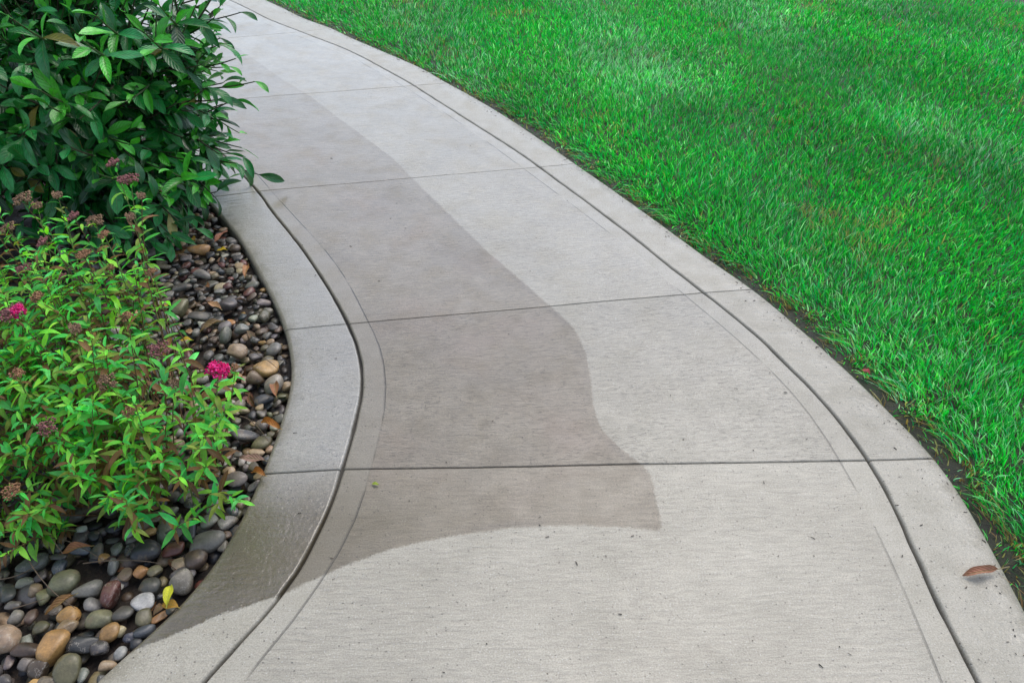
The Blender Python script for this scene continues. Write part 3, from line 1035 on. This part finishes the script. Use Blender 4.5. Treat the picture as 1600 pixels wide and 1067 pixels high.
def laurel_shoot(base, tip, n, fresh, big=1.0):
    d = tip - base
    ln = np.linalg.norm(d)
    d = d / ln
    mid = base + d * ln * 0.55 + np.array([0, 0, -0.04 * ln])
    pth = bez(base, mid, tip, 7)
    V, F = tube(pth, 0.0042, 0.0022, 5)
    twigs_l.add(V, F, (0.055, 0.085, 0.03) if fresh else (0.06, 0.05, 0.03))
    x = np.cross(d, UP)
    x = x / (np.linalg.norm(x) + 1e-6)
    y = np.cross(x, d)
    a0 = rng.uniform(0, 6.28)
    for k in range(n):
        t = 1 - 0.13 * k / max(ln, 0.15) * 0.17 / 0.17 * 0.75 if k else 1.0
        t = max(t, 0.05)
        p = (1 - t) ** 2 * base + 2 * t * (1 - t) * mid + t * t * tip
        a = a0 + k * 2.4
        rad = x * math.cos(a) + y * math.sin(a)
        spread = 0.55 + 0.09 * k
        dd = d * (1.0 - 0.07 * k) * (1.3 if fresh and k < 3 else 1) + rad * spread + np.array([0, 0, -0.10 - 0.05 * k + (0.25 if fresh and k < 3 else 0)])
        dd = dd + rng.normal(0, 0.15, 3)
        nn = UP * 0.8 + d * 0.5 + rng.normal(0, 0.32, 3)
        s = big * rng.uniform(0.75, 1.15) * (0.75 if k < 2 and fresh else 1.0)
        if fresh and k < 4:
            c = np.array([0.07, 0.46, 0.030]) * rng.uniform(0.7, 1.35)
        else:
            c = np.array([0.30, 0.26, 0.04]) * 0.8 if rng.random() < 0.012 else np.array([0.015, 0.165, 0.028]) * rng.uniform(0.25, 2.0) * np.array([rng.uniform(0.7, 1.3), 1, rng.uniform(0.7, 1.35)])
        leaves_l.append((frame(p, dd, nn, s), rng.integers(0, 7), c))


for i in range(680):
    v = rng.normal(size=3)
    v[1] = -abs(v[1]) if rng.random() < 0.75 else v[1]
    v[0] = abs(v[0]) if rng.random() < 0.35 else v[0]
    v /= np.linalg.norm(v)
    rr = rng.uniform(0.80, 1.03) if i % 3 else rng.uniform(0.50, 0.80)
    lump = 1 + 0.10 * math.sin(5 * v[0] + 3 * v[2]) + 0.07 * math.sin(7 * v[1] + 2)
    tip = LC + v * LR * rr * lump
    if tip[2] < 0.03:
        tip[2] = rng.uniform(0.02, 0.14)
    dirn = v + np.array([0, 0, 0.35]) + rng.normal(0, 0.3, 3)
    dirn /= np.linalg.norm(dirn)
    base = tip - dirn * rng.uniform(0.16, 0.30)
    base[2] = max(base[2], 0.0)
    laurel_shoot(base, tip, rng.integers(7, 12), rng.random() < (0.45 if v[2] > 0.35 or v[0] > 0.55 else 0.2))  # extra light green leaves on top and right stand in for top light
# sprays that reach over the walk
for px, py, Y, bx, by, fr in [(422, 128, 2.95, 330, 140, 1), (392, 92, 3.05, 320, 110, 1), (388, 178, 2.9, 300, 150, 0), (368, 60, 3.2, 290, 90, 0), (400, 20, 3.35, 300, 40, 0), (372, 292, 2.6, 290, 280, 1), (345, 345, 2.5, 280, 320, 0), (362, 250, 2.7, 280, 240, 0),
                              (335, 30, 3.3, 250, 60, 0), (352, 215, 2.75, 280, 200, 0), (330, 180, 2.8, 260, 170, 0), (300, 235, 2.65, 230, 220, 0), (330, 310, 2.55, 260, 290, 1), (372, 130, 2.95, 290, 140, 0), (355, 165, 2.9, 280, 150, 0), (345, 5, 3.4, 270, 30, 0), (375, -20, 3.5, 300, 10, 0)]:
    laurel_shoot(ray_at(bx - 30, by, Y + 0.12), ray_at(px - (24 if py < 150 else 66), py, Y), 8, fr, 0.9)
for i in range(46):
    px, py = rng.uniform(140, 318), rng.uniform(290, 392)
    z = rng.uniform(0.02, 0.12) + max(0, (345 - py)) * 0.0016
    t = G(px, py - 12, z)
    laurel_shoot(t + np.array([-0.16, 0.14, 0.10]) * rng.uniform(0.8, 1.3), t, int(rng.integers(6, 10)), rng.random() < 0.12, 0.95)
# hand-placed fresh shoots on the face
for px, py, Y, fr in [(20, 30, 2.25, 1), (125, 60, 2.35, 1), (225, 50, 2.5, 1), (60, 140, 2.28, 1), (75, 165, 2.3, 1), (150, 25, 2.5, 1), (35, 370, 2.2, 1), (270, 270, 2.5, 1), (150, 270, 2.35, 1), (250, 10, 2.6, 1), (40, 250, 2.3, 0), (110, 230, 2.35, 0)]:
    t = ray_at(px, py, Y)
    laurel_shoot(t + np.array([-0.03, 0.16, -0.10]), t, 7, fr, 1.1)
for i in range(9):
    a = 2 * math.pi * i / 9 + 0.3
    e = LC + LR * np.array([math.cos(a) * 0.62, math.sin(a) * 0.62, rng.uniform(-0.1, 0.5)])
    V, F = tube(bez(root_l + np.array([0.05 * math.cos(a), 0.05 * math.sin(a), 0]), root_l + np.array([0.25 * math.cos(a), 0.25 * math.sin(a), 0.35]), e, 9), 0.016, 0.006, 8)
    h = Heap()
    h.add(V, F, (0.05, 0.04, 0.028))
    link("branch", h.mesh("branch", M_BARK), laurel)
cen = np.array([np.array(m)[:3, 3] + np.array(m)[:3, 1] * 0.05 for m, _, _ in leaves_l])
front = pick_front(cen, 21, 300, (-20, -20, 460, 420))
hp = Heap()
for i, (m, k, c) in enumerate(leaves_l):
    if i in front:
        link("leaf", LAU_ME[k], laurel, m, c)
    else:
        V, F, L = LAU[k]
        hp.add(V, F, c, L, m)
tag(link("foliage", hp.mesh("foliage", M_LAUREL), laurel), kind="stuff")
tag(link("twig_growth", twigs_l.mesh("twig_growth", M_BARK), laurel), kind="stuff")
print("laurel leaves", len(leaves_l), len(front))

# ------------------------------------------------------------------ spirea
SPI = [leaf_shape(0.058, 0.0155, f, c, 2, 6, 0.42, 0.95, tw, 0.012, 0.003, 40 + i) for i, (f, c, tw) in enumerate([(0.35, 0.7, 0.2), (0.5, 1.2, -0.3), (0.25, 0.3, 0.0), (0.45, 0.9, 0.4), (0.3, 1.5, -0.1)])]
SPI_ME = [proto_mesh("leaf", s, M_SPIREA) for s in SPI]
root_s = np.array([-1.10, 1.52, Z_BED])
spirea = empty("spirea_shrub", root_s, "low spirea shrub with narrow light green leaves and faded pink flower heads beside the pebbles", "shrub")
leaves_s = []
SPOLY = [(-190, 330), (0, 300), (60, 330), (150, 330), (215, 370), (240, 440), (275, 500), (325, 580), (358, 625), (358, 670), (330, 720), (370, 778), (320, 775), (250, 765), (210, 800), (140, 800), (60, 845), (0, 870), (-190, 900)]


def bud():
    V, n = [], 6
    for z, r in ((-1, 0.25), (-0.6, 0.8), (0.1, 1.0), (0.7, 0.7), (1, 0.12)):
        V += [(r * math.cos(6.2832 * k / n), r * math.sin(6.2832 * k / n), z) for k in range(n)]
    F = [[i * n + k, i * n + (k + 1) % n, (i + 1) * n + (k + 1) % n, (i + 1) * n + k] for i in range(4) for k in range(n)]
    return np.array(V), np.array(F)


BUD = bud()


def head_mesh(seed, col, col2, rad, n_c=15):
    """flat-topped cluster: tiny florets on branching stalks"""
    r = np.random.default_rng(seed)
    h = Heap()
    for i in range(n_c):
        a, q = r.uniform(0, 6.28), rad * math.sqrt(r.uniform(0, 1)) * 0.85
        e = np.array([q * math.cos(a), q * math.sin(a), -q * q / rad * (0.75 if n_c > 15 else 0.35) + r.uniform(-0.003, 0.003)])
        V, F = tube(bez(np.array([0, 0, -rad * 1.1]), np.array([e[0] * 0.4, e[1] * 0.4, -rad * 0.4]), e, 4), 0.0009, 0.0005, 3)
        h.add(V, F, (0.12, 0.10, 0.04))
        for k in range(14):
            a2, q2 = r.uniform(0, 6.28), rad * 0.34 * math.sqrt(r.uniform(0, 1))
            s = r.uniform(0.0015, 0.0030)
            p = e + np.array([q2 * math.cos(a2), q2 * math.sin(a2), r.uniform(-0.002, 0.004)])
            c = np.asarray(col if r.random() < 0.65 else col2) * r.uniform(0.6, 1.4)
            h.add(BUD[0] * np.array([s, s, s * r.uniform(0.7, 1.3)]) + p, BUD[1], c)
    return h.mesh("flower_head", M_PETAL)


TANC, PINKB, MAG, ORNG = ((0.30, 0.19, 0.11), (0.20, 0.12, 0.08)), ((0.30, 0.12, 0.12), (0.22, 0.12, 0.09)), ((0.62, 0.012, 0.13), (0.75, 0.06, 0.26)), ((0.38, 0.20, 0.11), (0.25, 0.14, 0.07))
HEADS = {k: [head_mesh(200 + 10 * i + j, *c, rad, 34 if k == 'mag' else 15) for j, rad in enumerate((0.026, 0.019))] for i, (k, c) in enumerate({'tan': TANC, 'pink': PINKB, 'mag': MAG, 'orange': ORNG}.items())}


def spirea_z(py):
    return float(np.interp(py, [270, 420, 560, 700, 800, 880], [0.60, 0.50, 0.42, 0.27, 0.15, 0.07]))


def spirea_stem(tip, n_leaf, vig=1.0, head=None, brown=0.0, red=False):
    base = root_s + np.array([0.62 * (tip[0] - root_s[0]), 0.62 * (tip[1] - root_s[1]), 0]) + np.array([*rng.normal(0, 0.05, 2), 0])
    mid = base * 0.45 + tip * 0.55
    mid[2] = base[2] + (tip[2] - base[2]) * 0.68
    mid += np.array([*rng.normal(0, 0.025, 2), 0])
    pth = bez(base, mid, tip, 9)
    V, F = tube(pth, 0.0024, 0.0011, 5)
    h = Heap()
    h.add(V, F, (0.16, 0.085, 0.04) if rng.random() < 0.6 else (0.15, 0.19, 0.06))
    link("stem", h.mesh("stem", M_BARK), spirea)
    L = np.linalg.norm(tip - base)
    a0 = rng.uniform(0, 6.28)
    for k in range(n_leaf):
        t = 1.0 - (k / n_leaf) ** 1.15 * 0.78
        p = (1 - t) ** 2 * base + 2 * t * (1 - t) * mid + t * t * tip
        tg = 2 * (1 - t) * (mid - base) + 2 * t * (tip - mid)
        tg = tg / np.linalg.norm(tg)
        x = np.cross(tg, [0.2, 0.1, 1.0])
        x /= np.linalg.norm(x) + 1e-6
        y = np.cross(x, tg)
        a = a0 + k * 2.4
        rad = x * math.cos(a) + y * math.sin(a)
        top = max(0.0, 1 - k / 6)
        dd = tg * (0.35 + 0.45 * top) + rad * 0.95 + np.array([0, 0, 0.10]) + rng.normal(0, 0.12, 3)
        nn = UP + tg * 0.3 + rng.normal(0, 0.25, 3)
        s = vig * rng.uniform(0.75, 1.15) * (0.62 if k < 4 else 1.0) * (0.75 if t < 0.45 else 1)
        r = rng.random()
        low = 1 - t
        if r < brown + 0.38 * low:
            c = np.array([0.26, 0.12, 0.05]) * rng.uniform(0.5, 1.3)
        elif r < brown + 0.38 * low + 0.10:
            c = np.array([0.28, 0.36, 0.06]) * rng.uniform(0.7, 1.2)
        else:
            c = (np.array([0.09, 0.55, 0.10]) if rng.random() < 0.5 else np.array([0.24, 0.62, 0.06])) * rng.uniform(0.5, 1.4) * (1.25 if t > 0.72 else 0.95) * np.array([rng.uniform(0.7, 1.3), 1, rng.uniform(0.7, 1.4)])  # tip leaves coloured brighter than lower ones: lit tops put into the tint
        leaves_s.append((frame(p, dd, nn, s), rng.integers(0, 5), c))
    if head:
        kind, sz, s = head
        tg = (tip - mid) / np.linalg.norm(tip - mid)
        up = tg * 0.5 + UP * 0.5 + np.array([0.05, -0.25, 0])
        m = frame(tip + UP * 0.018 * s, np.cross(up, [1, 0.2, 0]), up, s)
        link("flower_head", HEADS[kind][sz], spirea, m, (1, 1, 1))


for px, py, kind, sz, s, dz in [(38, 318, 'tan', 0, 1.0, 0.02), (60, 328, 'tan', 1, 0.9, 0.0), (205, 288, 'pink', 0, 1.15, 0.0), (180, 262, 'pink', 1, 1.0, 0.02), (222, 312, 'tan', 1, 0.8, 0.0), (150, 352, 'tan', 0, 0.9, 0.0), (165, 372, 'orange', 1, 0.8, 0), (40, 426, 'pink', 0, 0.8, 0), (22, 497, 'pink', 0, 1.15, 0.0), (30, 492, 'mag', 1, 0.9, 0.006),
                                (175, 424, 'orange', 1, 0.8, -0.06), (238, 430, 'orange', 1, 0.8, -0.08), (252, 553, 'pink', 0, 0.95, 0.0), (170, 604, 'tan', 0, 0.85, 0.0), (78, 674, 'pink', 0, 0.9, 0.0), (20, 772, 'orange', 0, 0.8, 0.02), (341, 583, 'mag', 0, 1.0, 0.0), (30, 590, 'orange', 1, 0.8, 0), (205, 648, 'orange', 1, 0.8, 0), (100, 438, 'pink', 1, 0.7, -0.05), (275, 605, 'tan', 1, 0.8, -0.03), (368, 578, 'orange', 1, 0.6, -0.06), (92, 312, 'tan', 1, 0.9, 0.0), (118, 345, 'pink', 1, 0.9, 0.0), (14, 362, 'tan', 0, 0.8, 0.0), (70, 385, 'pink', 1, 0.9, 0.0), (132, 402, 'orange', 0, 0.75, 0.0), (205, 345, 'tan', 1, 0.8, 0.0), (60, 470, 'orange', 1, 0.8, 0.0), (120, 520, 'tan', 1, 0.9, 0.0), (200, 500, 'orange', 1, 0.8, 0.0)]:
    spirea_stem(G(px, py, spirea_z(py) + dz), int(rng.integers(13, 20)), 0.95, (kind, sz, s), 0.02)
sp = np.array(SPOLY, float)
count = 0
while count < 175:
    q = np.array([[rng.uniform(-180, 400), rng.uniform(300, 890)]])
    if not inside(q, sp)[0]:
        continue
    if q[0, 1] < 420 and rng.random() < 0.4:
        continue
    z = spirea_z(q[0, 1]) * rng.uniform(0.72, 1.05)
    spirea_stem(G(q[0, 0], q[0, 1], z), int(rng.integers(14, 24)), rng.uniform(0.8, 1.1), None, 0.10 if q[0, 1] < 680 else 0.18)
    count += 1
for i in range(46):                                       # the crowded left side
    q = (rng.uniform(-170, 110), rng.uniform(390, 600))
    spirea_stem(G(q[0], q[1], spirea_z(q[1]) * rng.uniform(0.75, 1.0)), int(rng.integers(15, 24)), rng.uniform(0.85, 1.1), None, 0.10)
for px, py in [(165, 775), (215, 765), (210, 828), (160, 790), (376, 782), (362, 775), (310, 805), (20, 830), (60, 800), (345, 655), (352, 640)]:      # bright star-shaped tips
    spirea_stem(G(px, py, spirea_z(py) * 0.9), 11, 1.05, None, 0.0)
cen = np.array([np.array(m)[:3, 3] + np.array(m)[:3, 1] * 0.03 for m, _, _ in leaves_s])
front = pick_front(cen, 24, 300, (-10, 260, 420, 900))
hp = Heap()
for i, (m, k, c) in enumerate(leaves_s):
    if i in front:
        link("leaf", SPI_ME[k], spirea, m, c)
    else:
        V, F, L = SPI[k]
        hp.add(V, F, c, L, m)
tag(link("foliage", hp.mesh("foliage", M_SPIREA), spirea), kind="stuff")
print("spirea leaves", len(leaves_s), len(front))

# ================================================================== FALLEN LEAVES AND LITTER
def fallen(px, py, z, length, width, turn, col, label, fold=0.6, curl=0.8, tilt=0.0, pet=0.012, seed=0):
    sh = leaf_shape(length, width, fold, curl, 6, 9, 0.5, 0.8, 0.15, 0.05, pet, seed)
    V = sh[0].copy()
    V[:, 1] -= length * 0.45
    V[:, 2] -= V[:, 2].min()
    p = G(px, py, z)
    m = Matrix.Translation(p) @ Matrix.Rotation(R(turn), 4, 'Z') @ Matrix.Rotation(tilt, 4, 'X')
    o = link("fallen_leaf", proto_mesh("fallen_leaf", (V, sh[1], sh[2]), M_DEAD), None, m, col)
    return tag(o, label, "leaf", "fallen leaves")


YEL, ORA, BRN, DBR, RED = (0.62, 0.42, 0.02), (0.42, 0.16, 0.04), (0.26, 0.11, 0.045), (0.13, 0.06, 0.03), (0.30, 0.05, 0.05)
fallen(1532, 896, 0.004, 0.088, 0.034, 98, (0.36, 0.17, 0.11), "curled reddish brown dry leaf lying on the right border of the path", 0.85, 0.15, 0.0, 0.03, 3)
fallen(266, 932, 0.012, 0.055, 0.026, 10, (0.55, 0.55, 0.03), "yellow-green fallen leaf on the pebbles at the lower left", 0.5, 0.5, 0.25, 0.006, 4)
fallen(268, 949, -0.01, 0.05, 0.025, 70, (0.45, 0.24, 0.03), "orange leaf under the yellow-green one by the path edge", 0.3, 0.7, 0.1, 0.006, 5)
fallen(292, 534, 0.005, 0.05, 0.02, 80, YEL, "small bright yellow leaf on grey pebbles", 0.4, 0.5, 0.1, 0.004, 6)
fallen(262, 484, 0.012, 0.055, 0.035, 30, (0.6, 0.38, 0.02), "crumpled yellow leaf beside a round olive stone", 0.8, 1.4, 0.2, 0.004, 7)
fallen(303, 379, 0.006, 0.06, 0.026, 40, (0.5, 0.3, 0.05), "yellow-brown leaf at the foot of the laurel", 0.5, 0.8, 0.1, 0.004, 8)
fallen(347, 395, 0.006, 0.05, 0.025, 75, YEL, "yellow leaf on pebbles below the laurel near the path", 0.4, 0.8, 0.1, 0.004, 9)
fallen(386, 428, 0.0, 0.10, 0.032, 10, (0.40, 0.19, 0.08), "long orange-brown leaf along the upper path edge", 0.7, 0.3, 0.1, 0.006, 10)
fallen(432, 614, 0.004, 0.085, 0.035, 20, (0.34, 0.15, 0.07), "orange-brown leaf against the path edge below the large tan stone", 0.7, 0.5, 0.1, 0.006, 11)
fallen(424, 670, 0.0, 0.085, 0.034, 60, ORA, "bright orange dry leaf at the bend of the path", 0.8, 0.6, 0.15, 0.006, 12)
fallen(397, 722, 0.004, 0.085, 0.03, 75, (0.32, 0.19, 0.15), "pinkish brown ribbed leaf at the path edge", 0.4, 0.4, 0.05, 0.006, 13)
fallen(337, 482, 0.006, 0.09, 0.03, 50, (0.45, 0.25, 0.13), "long tan leaf between dark pebbles mid-bed", 0.6, 0.4, 0.1, 0.006, 14)
fallen(332, 517, 0.006, 0.09, 0.035, 110, (0.30, 0.19, 0.10), "dull brown leaf left of the speckled stones", 0.7, 0.8, 0.1, 0.006, 15)
fallen(122, 864, 0.004, 0.08, 0.03, 100, BRN, "brown leaf in the dark gap under the spirea", 0.7, 0.6, 0.1, 0.006, 16)
fallen(225, 800, 0.012, 0.10, 0.03, 50, (0.28, 0.15, 0.07), "long brown dry leaf hanging low in the spirea", 0.6, 0.4, 0.3, 0.006, 17)
fallen(346, 373, 0.01, 0.08, 0.03, -30, (0.38, 0.15, 0.09), "rusty red leaf leaning at the upper end of the pebbles", 0.5, 0.3, 0.4, 0.006, 18)
fallen(405, 745, 0.0, 0.06, 0.03, 60, ORA, "orange leaf by the path corner at the lower joint", 0.8, 0.8, 0.1, 0.006, 19)
fallen(276, 826, 0.006, 0.06, 0.028, 30, (0.40, 0.2, 0.05), "orange-yellow leaf among stones near the path's narrow bend", 0.6, 0.9, 0.1, 0.006, 20)
fallen(98, 948, 0.008, 0.07, 0.028, 130, (0.30, 0.16, 0.06), "thin tan leaf above the ochre pebble", 0.9, 0.6, 0.1, 0.006, 21)
fallen(587, 757, 0.003, 0.022, 0.010, 70, (0.35, 0.45, 0.05), "tiny green leaf fragment on the concrete below the middle joint", 0.3, 0.3, 0.0, 0.002, 22)
fallen(1352, 583, -0.005, 0.035, 0.022, 20, (0.42, 0.06, 0.07), "small red leaf at the lawn edge of the path", 0.5, 0.6, 0.1, 0.02, 23)

lit = Heap()       # uncountable leaf litter under the shrubs
LITTER = [leaf_shape(0.06, 0.024, f, c, 3, 5, 0.5, 0.85, tw, 0.05, 0.0, 70 + i) for i, (f, c, tw) in enumerate([(0.8, 1.0, 0.3), (0.5, 1.6, -0.3), (1.0, 0.4, 0.1), (0.3, 0.6, 0.5)])]
LP = np.c_[rng.uniform(-3.0, -0.3, 4000), rng.uniform(0.5, 3.9, 4000)]
LE = left_of_walk(LP)
LK = (LE > 0.04) & ((LE > 0.6) | (rng.random(4000) < 0.42))
n = 0
for p, e in zip(LP[LK][:, None, :], LE[LK]):
    if n >= 1300:
        break
    near = e < 0.6
    c = np.array([BRN, DBR, DBR, (0.2, 0.12, 0.06), (0.10, 0.06, 0.045)][rng.integers(0, 5)]) * rng.uniform(0.5, 1.1)
    z = Z_BED + (rng.uniform(0.006, 0.03) if not near else rng.uniform(0.02, 0.045))
    a = rng.uniform(0, 6.28)
    V, F, L = LITTER[rng.integers(0, 4)]
    lit.add(V, F, c, L, frame(np.array([p[0, 0], p[0, 1], z]), [math.cos(a), math.sin(a), rng.normal(0, 0.2)], UP + rng.normal(0, 0.35, 3), rng.uniform(0.5, 1.2)))
    n += 1
tag(link("leaf_litter", lit.mesh("leaf_litter", M_DEAD)), "dry brown leaf litter on the dark soil under the two shrubs", "leaf litter", kind="stuff")

tw = Heap()        # bare stalks and twigs lying in the bed
for px, py, q, r_, z in [(35, 855, 118, 950, 0.03), (60, 805, 98, 865, 0.05), (130, 880, 250, 880, 0.02), (375, 650, 420, 690, 0.02), (0, 905, 60, 880, 0.02), (80, 840, 160, 875, 0.02), (385, 545, 438, 580, 0.02), (20, 950, 70, 935, 0.015)]:
    a, b = G(px, py, z), G(q, r_, z - 0.015)
    V, F = tube(bez(a, (a + b) / 2 + np.array([rng.normal(0, 0.02), rng.normal(0, 0.02), 0.02]), b, 8), 0.0016, 0.0008, 5)
    tw.add(V, F, (0.12, 0.085, 0.055))
tag(link("twig_litter", tw.mesh("twig_litter", M_BARK)), "thin bare stalks and twigs lying on the pebble bed", "twigs", kind="stuff")

# crumbs, seeds and needles on the concrete
db = Heap()
spots = [(548, 385), (795, 522), (1283, 1040), (1270, 840), (988, 837), (1000, 838), (1500, 1005), (1440, 820), (460, 617), (525, 560), (735, 228), (540, 375), (493, 430), (461, 676), (1216, 868), (1312, 1010), (1227, 613), (1150, 607), (570, 605), (1165, 470), (620, 318), (1405, 745), (1510, 917)]
for _ in range(85):
    spots.append((rng.uniform(250, 1550), rng.uniform(60, 1066)))
edge_w = CUR[5][(CUR[5][:, 1] > 0.7) & (CUR[5][:, 1] < 6.5)]
for _ in range(260):
    q = edge_w[rng.integers(0, len(edge_w))] - np.array([abs(rng.normal(0, 0.035)) + 0.004, rng.normal(0, 0.02)])
    u_, v_, _z = project(np.array([q[0], q[1], 0.0]))
    spots.append((float(u_), float(v_)))
for px, py in spots:
    p = G(px, py, 0.0018)
    if not in_walk(p[None, :2])[0]:
        continue
    a = rng.uniform(0, 6.28)
    ln, th = rng.uniform(0.002, 0.012) if rng.random() < 0.55 else rng.uniform(0.002, 0.004), rng.uniform(0.0007, 0.0016)
    d = np.array([math.cos(a), math.sin(a), 0]) * ln / 2
    V, F = tube(np.array([p - d, p + np.array([0, 0, 0.0008]), p + d]), th, th * 0.6, 5)
    db.add(V, F, np.array([0.05, 0.04, 0.03]) * rng.uniform(0.5, 2.0))
tag(link("path_crumbs", db.mesh("path_crumbs", M_BARK)), "tiny dark crumbs and plant bits scattered over the concrete path", "debris", kind="stuff")
print("tris", sum(len(o.data.polygons) for o in bpy.data.objects if o.type == 'MESH'))
